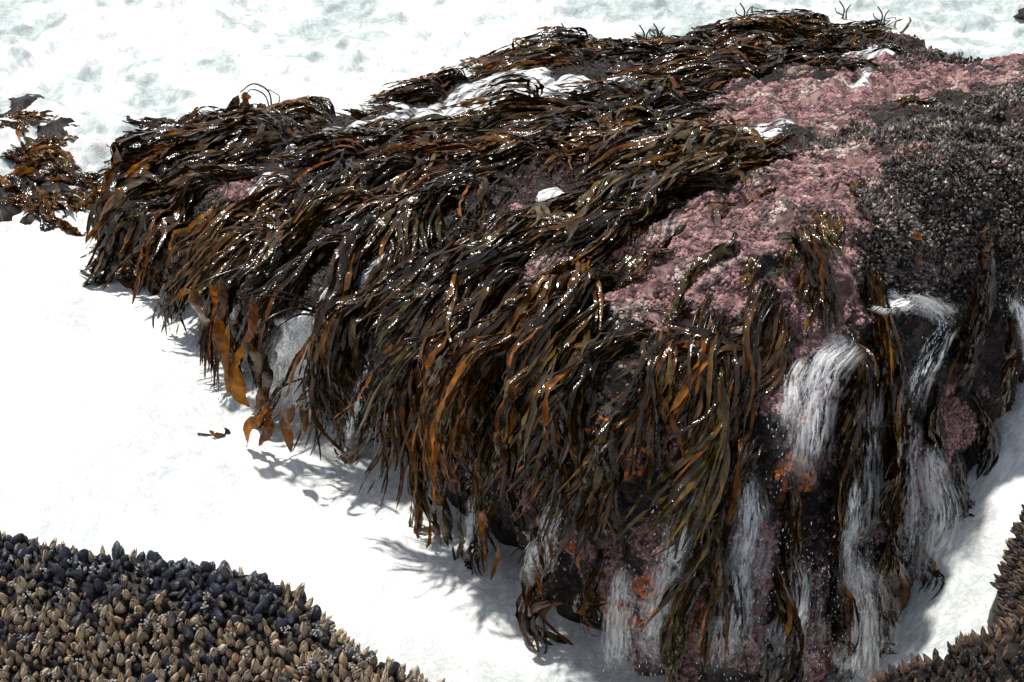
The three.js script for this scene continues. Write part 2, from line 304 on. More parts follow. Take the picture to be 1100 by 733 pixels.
function tube(b, pts, radius, col, sides = 6) {
  const n = pts.length, start = b.n, d = V(0, 0, 0);
  for (let i = 0; i < n; i++) {
    d.subVectors(pts[Math.min(n - 1, i + 1)], pts[Math.max(0, i - 1)]).normalize();
    const s = V(0.31, 0.2, 0.93).cross(d).normalize(), u = s.clone().cross(d), r = radius(i / (n - 1));
    for (let k = 0; k < sides; k++) { const a = k / sides * 2 * Math.PI, q = pts[i].clone().addScaledVector(s, r * Math.cos(a)).addScaledVector(u, r * Math.sin(a)); b.p.push(q.x, q.y, q.z); b.uv.push(k / sides, i * 0.1); if (col) b.c.push(...col); }
    if (i) for (let k = 0; k < sides; k++) { const o = start + (i - 1) * sides, k2 = (k + 1) % sides; b.i.push(o + k, o + k2, o + k + sides, o + k2, o + k2 + sides, o + k + sides); }
  }
}

/* ------------------------------------------------------------------ kelp */
const G = V(0, -1, 0);
// a chain that leaves the rock, follows the pull of the backwash and of gravity, and lies on what it meets
function chain(root, dir, L, n, off, { flow = V(-0.75, -0.1, 0.55), grav = 0.75, stiff = 0.62, jit = 0.25, ph = 0, wig = 6, gather = null } = {}) {
  const pts = [root.clone()], nr = [], p = root.clone(), d = dir.clone().normalize(), step = L / n;
  nr.push(field.normal(p.x, p.z));
  for (let i = 1; i <= n; i++) {
    const s = i / n, nn = field.normal(p.x, p.z), f = V(0, 0, 0).addScaledVector(flow, 0.55).addScaledVector(G, grav);
    f.x += jit * Math.sin(ph + s * wig); f.z += jit * Math.cos(ph * 1.7 + s * wig * 0.8); f.y += jit * 0.4 * Math.sin(ph * 2.3 + s * wig * 1.2);
    if (gather) f.addScaledVector(gather, 1);
    const offS = off * mix(1.25, 0.3, s) * sm(-0.15, 0.2, s);
    const near = (p.y - field.at(p.x, p.z)) * nn.y < off * 2.5;
    if (near) { const k = f.dot(nn); if (k < 0) f.addScaledVector(nn, -k); }
    f.normalize(); d.multiplyScalar(stiff).addScaledVector(f, 1 - stiff).normalize();
    p.addScaledVector(d, step);
    const h = field.at(p.x, p.z);
    if (h > -5) { const q = field.normal(p.x, p.z), gap = (p.y - h) * q.y - offS; if (gap < 0) p.addScaledVector(q, Math.min(0.12, -gap)); }
    if (p.y < 0.9) { const sea = seaH(p.x, p.z) + 0.012; if (p.y < sea) p.y = sea + 0.25 * (p.y - sea); }
    pts.push(p.clone()); nr.push(nn);
  }
  return [pts, nr];
}
const TONES = { // colours of the blade itself
  dark: [[0.034, 0.017, 0.005], [0.048, 0.023, 0.005], [0.024, 0.013, 0.005], [0.066, 0.031, 0.006]],
  brown: [[0.13, 0.054, 0.007], [0.17, 0.070, 0.007], [0.085, 0.040, 0.008], [0.14, 0.068, 0.010]],
  olive: [[0.10, 0.062, 0.011], [0.135, 0.080, 0.012], [0.065, 0.045, 0.011]],
  amber: [[0.44, 0.14, 0.006], [0.33, 0.10, 0.005], [0.48, 0.18, 0.010], [0.24, 0.084, 0.006]],
};
const bladeWidth = (w, peak = 0.55) => (s) => 0.005 + w * Math.pow(Math.sin(Math.PI * Math.pow(clamp(s * 0.985 + 0.01), Math.log(0.5) / Math.log(peak))), 0.75);
function kelpPlant({ root, flow = V(-0.75, -0.05, 0.55), blades = 34, shown = 7, L = 0.6, w = 0.03, spread = 0.12, lift = 0.5, grav = 0.75, amber = 0.12, tones = ['dark', 'dark', 'brown', 'olive'], main, wig = rr(4, 9), gatherBy = 4, thick = 0.07, stiff = 0.62, jit = 0.25, label, group, name = 'kelp_plant' }) {
  const o = new THREE.Group(); o.position.copy(root);
  const n0 = field.normal(root.x, root.z, 0.1), mass = new Buf(), massA = new Buf(), st = new Buf(), ph = rr(0, 20), tone = main ?? pick(tones);
  const own = [];
  for (let k = 0; k < blades; k++) {
    const t = k / blades, sideways = flow.clone().cross(n0).normalize(), aside = gauss() * spread, r = root.clone().addScaledVector(sideways, aside).addScaledVector(flow, gauss() * spread * 0.6);
    const h = Math.max(field.at(r.x, r.z), seaH(r.x, r.z)); if (Math.abs(h - r.y) > 0.25) r.y = mix(r.y, h, 0.4); else r.y = h; r.addScaledVector(n0, 0.012);
    const dir = n0.clone().multiplyScalar(lift * rr(0.3, 1.1)).addScaledVector(flow, 0.8).add(V(gauss() * 0.22, gauss() * 0.1, gauss() * 0.22));
    const len = L * rr(0.6, 1.2), [pts, nr] = chain(r, dir, len, 20, 0.008 + thick * Math.pow(t, 1.4) * rr(0.6, 1), { flow, grav, stiff, gather: sideways.clone().multiplyScalar(-aside * gatherBy), jit: jit * rr(0.6, 1.4), wig: wig + rr(-1.5, 1.5), ph: ph + gauss() * 0.5 });
    const isA = rnd() < amber, base = isA ? pick(TONES.amber) : pick(TONES[rnd() < 0.75 ? tone : pick(tones)]), f = rr(0.75, 1.25), col = base.map((c) => c * f);
    const ww = w * rr(0.6, 1.3) * (isA ? 1.15 : 1), opt = { cup: rr(0.0, 0.5) * (rnd() < 0.5 ? 1 : -1), twist: gauss() * 1.3, ruffle: rr(0.2, 0.8), phase: rr(0, 9) };
    const q = pts.map((p) => p.sub(root)), alone = k >= blades - shown, b = alone ? new Buf() : isA ? massA : mass;
    strap(b, q, nr, bladeWidth(ww, rr(0.45, 0.65)), col, opt);
    if (alone) own.push([b, isA]);
    if (k % 3 === 0) tube(st, q.slice(0, 6), (s) => 0.0065 * (1 - 0.4 * s));
  }
  if (mass.n) part('blade_mass', mass.build(), M.kelp, o, 'stuff');
  if (massA.n) part('amber_blade_mass', massA.build(), M.amber, o, 'stuff');
  part('stipes', st.build(), M.stipe, o, 'stuff');
  for (const [b, a] of own) part('blade', b.build(), a ? M.amber : M.kelp, o);
  return top(o, name, label, 'kelp', group);
}

/* water lying on the rock is mapped first so that kelp leaves it open */
const POOLS = [
  ['white water sheet draining between rear kelp and main ridge', [[440, 130], [478, 110], [500, 93], [540, 83], [600, 86], [650, 90], [705, 84], [692, 98], [650, 109], [600, 117], [540, 122], [500, 127]]],
  ['foamy rivulet running down left beside the pool outlet', [[300, 168], [335, 150], [370, 138], [420, 126], [460, 118], [440, 130], [395, 142], [350, 158], [318, 172], [300, 182]]],
  ['small white pool beside pink crust near the top', [[812, 135], [835, 130], [858, 138], [835, 150], [815, 157], [808, 146]]],
  ['foam inlet behind the upper pink crust', [[900, 55], [940, 50], [975, 52], [960, 62], [930, 66], [905, 62]]],
  ['narrow wet white gutter in the pink crust', [[925, 78], [945, 74], [935, 92], [920, 98], [916, 90]]],
  ['white splash pocket in the kelp above the brow', [[570, 212], [600, 206], [618, 213], [595, 219], [575, 219]]],
  ['white spill draining between kelp locks toward the left face', [[345, 318], [372, 300], [395, 285], [420, 270], [432, 262], [425, 285], [400, 302], [375, 325], [355, 345], [330, 350], [310, 345]]],
  ['thin foam film at the left rivulet foot', [[262, 205], [290, 188], [310, 190], [292, 205], [268, 218]]],
];
for (const P of POOLS) { P[2] = P[1].map(([x, y]) => at(x, y)); }
function signed(poly, x, z) { // distance to the outline, positive inside
  let d = 1e9, inn = false;
  for (let i = 0, j = poly.length - 1; i < poly.length; j = i++) {
    const a = poly[i], b = poly[j], ex = b.x - a.x, ez = b.z - a.z, t = clamp(((x - a.x) * ex + (z - a.z) * ez) / (ex * ex + ez * ez + 1e-9));
    d = Math.min(d, Math.hypot(x - a.x - t * ex, z - a.z - t * ez));
    if ((a.z > z) !== (b.z > z) && x < ex * (z - a.z) / ez + a.x) inn = !inn;
  }
  return inn ? d : -d;
}
const wet = (p) => { let m = -1; for (const [, , poly] of POOLS) { if (Math.abs(p.y - poly[0].y) < 1.2) m = Math.max(m, signed(poly, p.x, p.z)); } return m; };
for (const [label, , poly] of POOLS) {
  const b = new Buf(), c = 0.016, xs = poly.map((p) => p.x), zs = poly.map((p) => p.z), x0 = Math.min(...xs) - 0.1, z0 = Math.min(...zs) - 0.1, nx = Math.ceil((Math.max(...xs) + 0.1 - x0) / c), nz = Math.ceil((Math.max(...zs) + 0.1 - z0) / c), id = new Map();
  const vert = (i, j) => {
    const key = i * 9999 + j; if (id.has(key)) return id.get(key);
    const x = x0 + i * c, z = z0 + j * c, sd = signed(poly, x, z) + 0.1 * fbm(x * 8, 2, z * 8, 4);
    let v = -1;
    if (sd > -0.05) { const nn = field.normal(x, z), lift = mix(-0.03, 0.04, sm(-0.05, 0.06, sd)) + 0.014 * fbm(x * 16, 5, z * 20, 4); v = b.n; b.p.push(x + nn.x * lift, field.at(x, z) + nn.y * lift, z + nn.z * lift); const k = sm(-0.06, 0.2, fbm(x * 2.5 - z * 2, 7, z * 13 + x * 9, 4)); b.c.push(mix(0.86, 0.2, k), mix(0.87, 0.2, k), mix(0.88, 0.2, k)); b.uv.push(z / 0.7 - x * 0.5, x * 0.7 + z * 0.3); }
    id.set(key, v); return v;
  };
  for (let i = 0; i < nx; i++) for (let j = 0; j < nz; j++) { const q = [vert(i, j), vert(i, j + 1), vert(i + 1, j), vert(i + 1, j + 1)]; if (q.every((v) => v >= 0)) b.i.push(q[0], q[1], q[2], q[1], q[3], q[2]); }
  if (b.i.length) top(new THREE.Mesh(b.build(), M.pool), 'water', label, null, null, 'structure');
}

/* regions of the ridge, named by what one can find there; the kelp plants of one region look alike */
const REGION = [
  [150, 210, 'kelp at the outermost left end of the ridge'],
  [200, 180, 'kelp swept leftward on the left tip of the ridge'],
  [200, 250, 'kelp hanging over the hollow under the left tip'],
  [255, 290, 'kelp drooping over the foam below the left tip'],
  [260, 160, 'kelp above the small rivulet foot near the left tip'],
  [330, 105, 'kelp along the back edge above the left rivulet'],
  [420, 95, 'kelp on the back edge just left of the white water sheet'],
  [340, 190, 'kelp on the slope right under the left rivulet'],
  [300, 240, 'kelp sweeping down toward the black stipes of the left face'],
  [420, 180, 'kelp draped across the middle of the left lobe'],
  [420, 250, 'kelp around the small bare pink patch of the left lobe'],
  [480, 70, 'kelp tuft at the left of the rear tangle'],
  [590, 60, 'kelp in the low tangle beyond the white water sheet'],
  [670, 55, 'kelp at the right end of the rear tangle near the spray'],
  [530, 140, 'kelp combed leftward below the white water sheet'],
  [500, 200, 'kelp in the middle of the ridge above the splash pocket'],
  [620, 150, 'kelp heaps right of the white water sheet'],
  [640, 200, 'kelp around the white splash pocket'],
  [360, 390, 'kelp hanging over the left face beside the white spill'],
  [420, 350, 'kelp locks falling right of the white spill'],
  [430, 440, 'kelp fringe at the bottom of the left face'],
  [500, 290, 'kelp locks falling over the brow left of the pink crust'],
  [600, 270, 'kelp tips reaching the left edge of the large pink crust'],
  [480, 380, 'kelp strands down the left of the central face'],
  [560, 400, 'kelp strands hanging straight down the central face'],
  [640, 390, 'kelp lock hanging below the left corner of the pink crust'],
  [520, 520, 'kelp hanging above the foam at the lower left corner'],
  [600, 510, 'kelp straps beside the orange sponge on the central face'],
  [720, 150, 'kelp swept left above the large pink crust'],
  [700, 210, 'kelp fringe along the upper edge of the large pink crust'],
  [780, 130, 'kelp cascade left of the small white pool'],
  [770, 60, 'kelp mound at the left of the far top corner'],
  [850, 40, 'kelp heap on the far top corner of the ridge'],
  [920, 40, 'kelp at the right end of the far heap beside the inlet'],
  [1000, 45, 'kelp fringe on the far rim of the right shoulder'],
  [760, 390, 'kelp locks below the large pink crust'],
  [720, 470, 'kelp locks hanging left of the long broken waterfall'],
  [650, 590, 'kelp strands on the lower face beside mauve crust'],
  [800, 480, 'kelp right of the long broken waterfall'],
  [790, 620, 'kelp straps among the water threads low on the nose'],
  [870, 560, 'kelp strands beside the splitting waterfall on the right face'],
  [950, 520, 'kelp on the shaded right face'],
  [870, 230, 'kelp between the pink crust and the mussels'],
  [1050, 420, 'kelp on the shaded face at the right edge'],
].map(([x, y, l]) => [at(x, y), l]);
function region(p) { let best = 0, d = 1e9; REGION.forEach(([q], i) => { const e = q.distanceToSquared(p); if (e < d) { d = e; best = i; } }); return REGION[best]; }

function sampler(geo, keep) { // points spread evenly by area over a surface
  const P = geo.attributes.position.array, N = geo.attributes.normal.array, id = geo.index.array, tri = [], cdf = []; let sum = 0;
  const a = V(0, 0, 0), b = V(0, 0, 0), c = V(0, 0, 0), e = V(0, 0, 0);
  for (let t = 0; t < id.length; t += 3) {
    a.fromArray(P, id[t] * 3); b.fromArray(P, id[t + 1] * 3); c.fromArray(P, id[t + 2] * 3); if (keep && !keep(a)) continue;
    sum += e.subVectors(b, a).cross(c.clone().sub(a)).length(); tri.push(t); cdf.push(sum);
  }
  return () => {
    const r = rnd() * sum; let lo = 0, hi = cdf.length - 1; while (lo < hi) { const m = (lo + hi) >> 1; if (cdf[m] < r) lo = m + 1; else hi = m; }
    const t = tri[lo], u = Math.sqrt(rnd()), v = rnd(), w = [1 - u, u * (1 - v), u * v], p = V(0, 0, 0), n = V(0, 0, 0);
    for (let k = 0; k < 3; k++) { p.addScaledVector(a.fromArray(P, id[t + k] * 3), w[k]); n.addScaledVector(a.fromArray(N, id[t + k] * 3), w[k]); }
    return { p, n: n.normalize() };
  };
}
const seen = (p) => { const [x, y] = toPixel(p); return p.y > -0.1 && x > -40 && x < 1140 && y > -40 && y < 775; };
const rockPoint = sampler(rockGeo, seen);
/* plants over the whole ridge: spread by distance over its surface */
{
  const roots = [];
  for (let tries = 0; tries < 60000 && roots.length < 300; tries++) {
    const { p } = rockPoint();
    if (p.y < 0.08 || p.y < seaH(p.x, p.z) + (p.z < -2 ? 0.05 : 0.18) || field.at(p.x, p.z) - p.y > 0.05) continue;
    const [px, py] = toPixel(p); if (px > 1130 || py > 760) continue; // nothing shows beyond
    if (inside(PINK, p, 0.05, 0.05) > 0.3 && rnd() > 0.02) continue;
    if (inside(MUSSELS, p, 0.05, 0.05) > 0.3 || inside(CRUST, p, 0.05, 0.05) > 0.5 && rnd() > 0.25) continue;
    if (wet(p) > -0.07) continue;
    const steep = 1 - field.normal(p.x, p.z, 0.12).y, face = sm(0.45, 0.75, steep) * sm(-0.6, 0.6, p.x);
    if (face > 0.5 && p.x > 0.9 && rnd() > 0.5) continue;
    const gap = (0.275 + 0.09 * face + 0.06 * sm(1.2, 2.4, p.x) + 0.06 * sm(-2, -5, p.z)) * rr(0.85, 1.2);
    if (p.x > 1.55 && p.z < -0.2 && p.z > -3.2 || p.x > 2.2 && p.y > 1.55 && p.z > -3.2 || p.x > 3.1 && p.z <= -3.2 && rnd() > 0.1) continue;
    let mean = 0; for (let k = 0; k < 10; k++) mean += 0.1 * Math.max(-0.2, field.at(p.x + 0.24 * Math.cos(k * 0.628), p.z + 0.24 * Math.sin(k * 0.628)));
    if (field.at(p.x, p.z) - mean < 0.012 && rnd() > (p.y < 0.5 ? 0.5 : 0.16)) continue;
    if (roots.some((q) => q.distanceToSquared(p) < gap * gap)) continue;
    const [probe] = chain(p, V(-0.6, 0.3, 0.5), 0.62, 12, 0.03);
    if (probe.filter((q) => inside(PINK, q, 0.05, 0.05) > 0.4 || inside(MUSSELS, q, 0.05, 0.05) > 0.4 ).length > 3) continue;
    if (probe.filter((q) => wet(q) > -0.05).length > 0) continue;
    if (p.x < 1.4 && probe.filter((q) => fbm(q.x * 1.7 + 2, 60, q.z * 1.7, 3) < -0.085).length > 4) continue; // hollows of bare wet rock
    roots.push(p);
  }
  const WORD = { dark: 'dark brown', brown: 'golden brown', olive: 'olive brown' };
  for (const p of roots) {
    const [, where] = region(p), nn = field.normal(p.x, p.z, 0.12), steep = sm(0.45, 0.8, 1 - nn.y), tip = sm(-1.4, -3.0, p.x), turn = gauss() * 0.8;
    const mid = sm(-1.6, -0.2, p.x) * sm(-2.4, -1, p.z), f = V(mix(mix(-0.8, -0.45, mid), -0.1, steep), 0, mix(mix(0.6, 0.75, mid), 0.3, steep)).applyAxisAngle(V(0, 1, 0), turn), v = fbm(p.x * 1.3, 40, p.z * 1.3, 2) + gauss() * 0.16;
    const main = v > 0.15 ? 'brown' : v < -0.16 ? 'olive' : 'dark', edge = p.y < 0.55 && p.x < 0 && p.z > -3.4;
    const words = WORD[main] + ' ' + where;
    kelpPlant({ root: p, label: words, group: 'kelp plants, ' + words, main, flow: f, L: mix(0.78, 0.55, steep) * rr(0.7, 1.3), w: (mix(0.022, 0.018, steep) + 0.012 * tip + (edge ? 0.02 : 0)) * rr(0.8, 1.4), blades: Math.round(mix(64, 30, steep) * (edge ? 0.45 : 1)), amber: { dark: 0.07, brown: 0.2, olive: 0.1 }[main] + (edge ? 0.25 : 0), lift: rr(0.4, 1.5), thick: mix(0.15, 0.06, steep) * rr(0.7, 1.3), spread: rr(0.05, 0.1), gatherBy: rr(2, 8), jit: rr(0.2, 0.5), grav: rr(0.6, 1.2), tones: ['dark', 'dark', 'brown', 'olive'] });
  }
  console.log('plants', roots.length);
}
/* plants that stand out, each with its own words */
for (const [px, py, label, o] of [
  [1050, 305, 'large glossy kelp clump draped over the ledge below the mussels at right', { blades: 70, spread: 0.17, L: 0.46, w: 0.027, flow: V(-0.35, 0, 0.4), lift: 0.9, thick: 0.1 }],
  [1085, 335, 'second big kelp clump on the same ledge, nearest the right edge', { blades: 44, spread: 0.12, L: 0.42, w: 0.026, flow: V(-0.1, 0, 0.4), lift: 0.8 }],
  [940, 345, 'dark brown kelp lock combed left under the white water cap', { blades: 40, spread: 0.06, L: 0.46, w: 0.026, flow: V(-1, 0, 0.3), lift: 0.7 }],
  [882, 232, 'thick olive kelp lock curving down the right edge of the pink crust', { blades: 44, spread: 0.06, L: 0.34, w: 0.022, flow: V(-0.2, 0, 0.6), tones: ['olive', 'brown'] }],
  [872, 262, 'olive kelp lock fanning out between pink crust and the shaded hollow', { blades: 36, spread: 0.05, L: 0.34, w: 0.02, flow: V(-0.5, 0, 0.5), tones: ['olive', 'brown'] }],
  [842, 345, 'wide olive kelp mat spreading left from the foot of the pink crust', { blades: 60, spread: 0.09, L: 0.5, w: 0.021, flow: V(-1, 0, 0.25), tones: ['olive', 'brown', 'dark'] }],
  [735, 245, 'lone dark kelp blade bunch lying across the pink crust', { blades: 7, spread: 0.03, L: 0.5, w: 0.045, flow: V(-0.35, 0, 0.6), shown: 5, thick: 0.03 }],
  [755, 285, 'small upright olive kelp tuft in the middle of the pink crust', { blades: 12, spread: 0.05, L: 0.3, w: 0.028, flow: V(-0.2, 0, 0.4), tones: ['olive'] }],
  [790, 262, 'short brown kelp tuft beside pale barnacle patch on pink crust', { blades: 10, spread: 0.05, L: 0.3, w: 0.03, flow: V(-0.3, 0, 0.4), tones: ['olive', 'brown'] }],
  [1005, 112, 'flat golden kelp strip lying between pink crust and mussels', { blades: 12, spread: 0.05, L: 0.34, w: 0.026, flow: V(-1, 0, 0.15), tones: ['olive', 'brown'], lift: 0.2 }],
  [975, 62, 'small dark kelp tuft beside the foam inlet', { blades: 14, spread: 0.05, L: 0.26, w: 0.026, flow: V(-0.9, 0, 0.2) }],
  [848, 150, 'golden kelp tuft at the lip of the small white pool', { blades: 26, spread: 0.09, L: 0.45, w: 0.034, flow: V(-0.7, 0, 0.5), tones: ['olive', 'brown'], amber: 0.3 }],
  [778, 168, 'broad kelp cascade left of the small white pool', { blades: 44, spread: 0.1, L: 0.42, w: 0.032, flow: V(-0.75, 0, 0.5), tones: ['brown', 'olive'] }],
  [648, 345, 'brown kelp lock dropping from the lower left corner of the pink crust', { blades: 46, spread: 0.08, L: 0.6, w: 0.021, flow: V(-0.5, 0, 0.45), thick: 0.12 }],
  [692, 352, 'kelp lock with silvery wet crown just under the pink crust', { blades: 50, spread: 0.08, L: 0.66, w: 0.021, flow: V(-0.55, 0, 0.4), thick: 0.12 }],
  [735, 362, 'olive kelp lock hanging under the middle of the pink crust', { blades: 50, spread: 0.08, L: 0.7, w: 0.021, flow: V(-0.4, 0, 0.4), thick: 0.12, tones: ['olive', 'brown'] }],
  [778, 362, 'olive kelp lock hanging under the right part of the pink crust', { blades: 50, spread: 0.08, L: 0.72, w: 0.021, flow: V(-0.4, 0, 0.4), thick: 0.12, tones: ['olive', 'dark'] }],
  [610, 318, 'dark kelp lock left of the pink crust at the brow', { blades: 50, spread: 0.08, L: 0.7, w: 0.021, flow: V(-0.5, 0, 0.45), thick: 0.12, tones: ['dark', 'brown'] }],
  [955, 470, 'amber kelp tuft hanging on the wet face between two waterfalls', { blades: 22, spread: 0.05, L: 0.36, w: 0.028, flow: V(0, 0, 0.3), amber: 0.35 }],
  [925, 410, 'kelp tuft streaming down just left of the bright waterfall', { blades: 24, spread: 0.06, L: 0.42, w: 0.028, flow: V(-0.2, 0, 0.3), amber: 0.2 }],
]) kelpPlant({ root: at(px, py), label, ...o });

for (const [px, py] of [[690, 300], [722, 272], [708, 228], [782, 226], [816, 278], [832, 205], [742, 322], [902, 232], [872, 305], [668, 285], [765, 320], [925, 195], [850, 265]])
  kelpPlant({ root: at(px, py), label: 'small sparse kelp tuft growing out of the pink crust', group: 'small kelp tufts on the pink crust', blades: 8, shown: 5, spread: 0.03, L: rr(0.16, 0.3), w: rr(0.018, 0.03), flow: V(-0.3, 0, 0.5), tones: ['olive', 'brown', 'dark'], lift: 0.8, thick: 0.04, amber: 0.2 });
/* low rock at the left edge */
for (const [px, py, L] of [[0, 135, .36], [45, 152, .34], [70, 186, .34], [92, 214, .3], [25, 172, .4], [55, 216, .34], [0, 196, .4], [30, 222, .34], [10, 125, .4], [30, 150, .4], [5, 165, .4], [50, 172, .4], [20, 190, .45], [60, 196, .35], [38, 208, .4], [75, 215, .3], [10, 215, .35], [45, 228, .3], [85, 200, .3], [62, 236, .25]])
  kelpPlant({ root: at(px, py), label: 'wave-washed brown kelp on the low rock at the left edge', group: 'kelp on the low left rock', blades: 22, shown: 6, L: L * 1.15, w: 0.034, spread: 0.09, flow: V(0.75, 0, 0.35), amber: 0.2, lift: 0.3, thick: 0.05, jit: 0.4 });

/* single fronds seen against the foam: a stipe and its blades, standing in the upright plane of their root */
function onPlane(px, py, z) { const d = ray(px, py); return d.multiplyScalar((z - eye.z) / d.z).add(eye); }
function smoothPath(a, n) { return new THREE.CatmullRomCurve3(a).getPoints(n); }
function frond(label, root, forward, stems, blades, name = 'kelp_frond') {
  const q = at(...root), o = new THREE.Group(); o.position.copy(q);
  const place = ([x, y], k) => onPlane(x, y, q.z + forward * k).sub(q);
  for (const [pts, r = 0.007] of stems) { const b = new Buf(); tube(b, smoothPath(pts.map((p, i) => place(p, i / Math.max(1, pts.length - 1))), 18), (s) => r * 1.25 * (1 - 0.35 * s), null); part('stipe', b.build(), M.stipe, o); }
  for (const [pts, w, tone, tw = 0.5] of blades) {
    const c = smoothPath(pts.map((p) => place(p, 1)), 18), b = new Buf(), ph = rr(0, 9), base = pick(TONES[tone]), side = rr(-1, 1);
    c.forEach((p, i) => { p.z += 0.03 * Math.sin(i * 0.25 + ph); });
    strap(b, c, c.map(() => V(side * 0.5, 0.35, 0.85).normalize()), bladeWidth(w, 0.5), base, { cup: 0.35, twist: tw, ruffle: 0.2, phase: ph });
    part('blade', b.build(), tone === 'amber' ? M.amber : M.kelp, o);
  }
  return top(o, name, label, 'kelp');
}
frond('amber kelp blades hanging over foam from the upper black stipes', [300, 292], 0.26, [[[[300, 292], [262, 288], [225, 300], [207, 310]]], [[[310, 298], [275, 293], [240, 302]], 0.006]],
  [[[[207, 308], [212, 325], [222, 345], [226, 352]], .1, 'brown'], [[[226, 303], [232, 318], [228, 342]], .06, 'amber'], [[[236, 300], [240, 318], [238, 345]], .07, 'amber'], [[[232, 340], [236, 358], [238, 380]], .09, 'amber', 1], [[[205, 308], [196, 316], [193, 322]], .05, 'amber']]);
frond('broad brown and amber kelp blades below the arching black stipes', [350, 338], 0.3, [[[[350, 338], [315, 332], [285, 345], [262, 374]], .009], [[[348, 334], [310, 322], [280, 318], [258, 322]]], [[[352, 331], [318, 318], [285, 312], [262, 318]], .006], [[[346, 341], [322, 338], [300, 350], [280, 380]], .007]],
  [[[[262, 372], [252, 395], [258, 420], [270, 440]], .11, 'amber', 0.9], [[[266, 370], [280, 395], [282, 425], [274, 440]], .1, 'brown', -0.7], [[[245, 348], [242, 380], [246, 425]], .045, 'amber'], [[[280, 345], [268, 365], [262, 385]], .06, 'brown'], [[[282, 380], [288, 400], [284, 425]], .07, 'dark'], [[[258, 322], [250, 345], [252, 365]], .06, 'dark'], [[[270, 318], [272, 345], [262, 372]], .06, 'amber', 1]]);
frond('pair of amber blades on a long thin stipe just above the foam', [342, 404], 0.3, [[[[342, 404], [318, 409], [298, 420], [287, 440]]]], [[[[287, 438], [270, 455], [264, 484]], .085, 'amber', 0.8], [[[287, 438], [288, 460], [278, 482]], .075, 'amber', -0.6]]);
frond('grey brown kelp blades at the end of the lowest left stipe', [378, 402], 0.3, [[[[378, 402], [350, 406], [330, 420], [318, 432]]], [[[372, 424], [345, 422], [322, 430]], .005]], [[[[316, 432], [308, 455], [312, 488]], .085, 'amber', 0.5], [[[319, 430], [327, 450], [324, 472]], .05, 'brown']]);
frond('grey curled stipe bending from the left tip down to the foam', [136, 285], 0.1, [[[[136, 285], [143, 295], [150, 310], [165, 320], [190, 323]], .014]], [[[[136, 280], [132, 292], [130, 298]], .05, 'amber']]);
frond('single amber blade standing up behind the left tip', [212, 132], 0, [[[[216, 134], [217, 125], [212, 117]], .005]], [[[[212, 116], [208, 124], [211, 131]], .07, 'amber']]);
frond('amber blade leaning out beside the upright one on the back edge', [243, 140], 0, [[[[250, 140], [246, 130], [240, 124]], .005]], [[[[241, 122], [233, 132], [236, 141]], .09, 'amber']]);
frond('arching black stipes with amber blades on the back edge', [284, 120], 0, [[[[292, 118], [288, 98], [272, 90], [258, 99]], .007], [[[290, 120], [284, 102], [270, 96], [262, 104]], .006], [[[288, 122], [276, 112], [258, 116]], .006], [[[296, 118], [300, 104], [288, 96]], .005]],
  [[[[262, 98], [264, 108], [258, 118]], .09, 'amber'], [[[256, 104], [250, 116], [246, 138]], .1, 'dark'], [[[264, 104], [262, 120], [252, 138]], .1, 'brown'], [[[285, 110], [280, 118], [288, 124]], .08, 'amber'], [[[258, 116], [256, 128], [262, 140]], .09, 'dark']]);
frond('yellow kelp straps dangling in front of the lower left corner', [478, 500], 0.26, [[[[480, 498], [474, 508], [466, 522]], .006]], [[[[464, 520], [470, 535], [476, 548]], .06, 'amber'], [[[466, 542], [467, 560], [474, 582]], .035, 'olive'], [[[480, 535], [482, 570], [490, 610]], .06, 'dark', 1], [[[492, 560], [496, 580], [490, 608]], .04, 'olive'], [[[478, 520], [478, 560], [482, 590]], .05, 'olive']]);
frond('slim yellow blade hanging over the foam below the central face', [535, 560], 0.24, [[[[538, 556], [536, 575], [535, 585]], .004]], [[[[536, 580], [534, 605], [527, 622]], .03, 'amber'], [[[519, 545], [518, 565], [516, 580]], .05, 'amber']]);
frond('dark wiry branching seaweed in front of the lower face', [588, 556], 0.28, [[[[590, 556], [578, 572], [565, 590], [556, 605]], .005], [[[588, 560], [580, 566], [566, 570], [556, 572]], .004], [[[580, 570], [580, 590], [572, 602]], .004], [[[574, 578], [584, 585], [586, 604]], .004], [[[566, 588], [556, 590], [548, 598]], .003], [[[570, 572], [560, 580], [553, 582]], .003], [[[578, 590], [568, 596], [564, 608]], .003], [[[584, 562], [570, 562], [560, 564]], .003]], [[[[578, 566], [570, 572], [560, 576]], .05, 'dark']], 'branching_seaweed');
frond('twisted kelp tail curling into the foam at the foot of the rock', [588, 640], 0.24, [[[[592, 640], [578, 646], [570, 658]], .006]], [[[[590, 642], [572, 648], [568, 668], [584, 684], [608, 692], [622, 698]], .05, 'dark', 1], [[[592, 645], [576, 652], [573, 672], [590, 684], [612, 690]], .05, 'brown', 2], [[[586, 640], [568, 646], [564, 664], [578, 682], [600, 690]], .05, 'dark', 2], [[[594, 648], [582, 655], [580, 670], [596, 686], [606, 697]], .04, 'olive', -1], [[[600, 640], [590, 650], [578, 660], [574, 678], [594, 690]], .05, 'dark', 1], [[[605, 645], [594, 650], [584, 668], [600, 684], [618, 694]], .03, 'amber', 1]]);
frond('leaf shaped bundle of wet kelp trailing to a point beside the right foam', [952, 590], 0.26, [[[[950, 585], [954, 592], [957, 600]], .008]], [0, 1, 2, 3, 4, 5, 6, 7, 8, 9, 10, 11].map((k) => [[[952 + k * 1.2, 588 + k], [940 + k * 3, 625], [938 + k * 2.6, 662], [926 + k * 1.2, 698 - k]], .06, ['brown', 'dark', 'olive', 'brown', 'amber'][k % 5], rr(-1, 1)]));
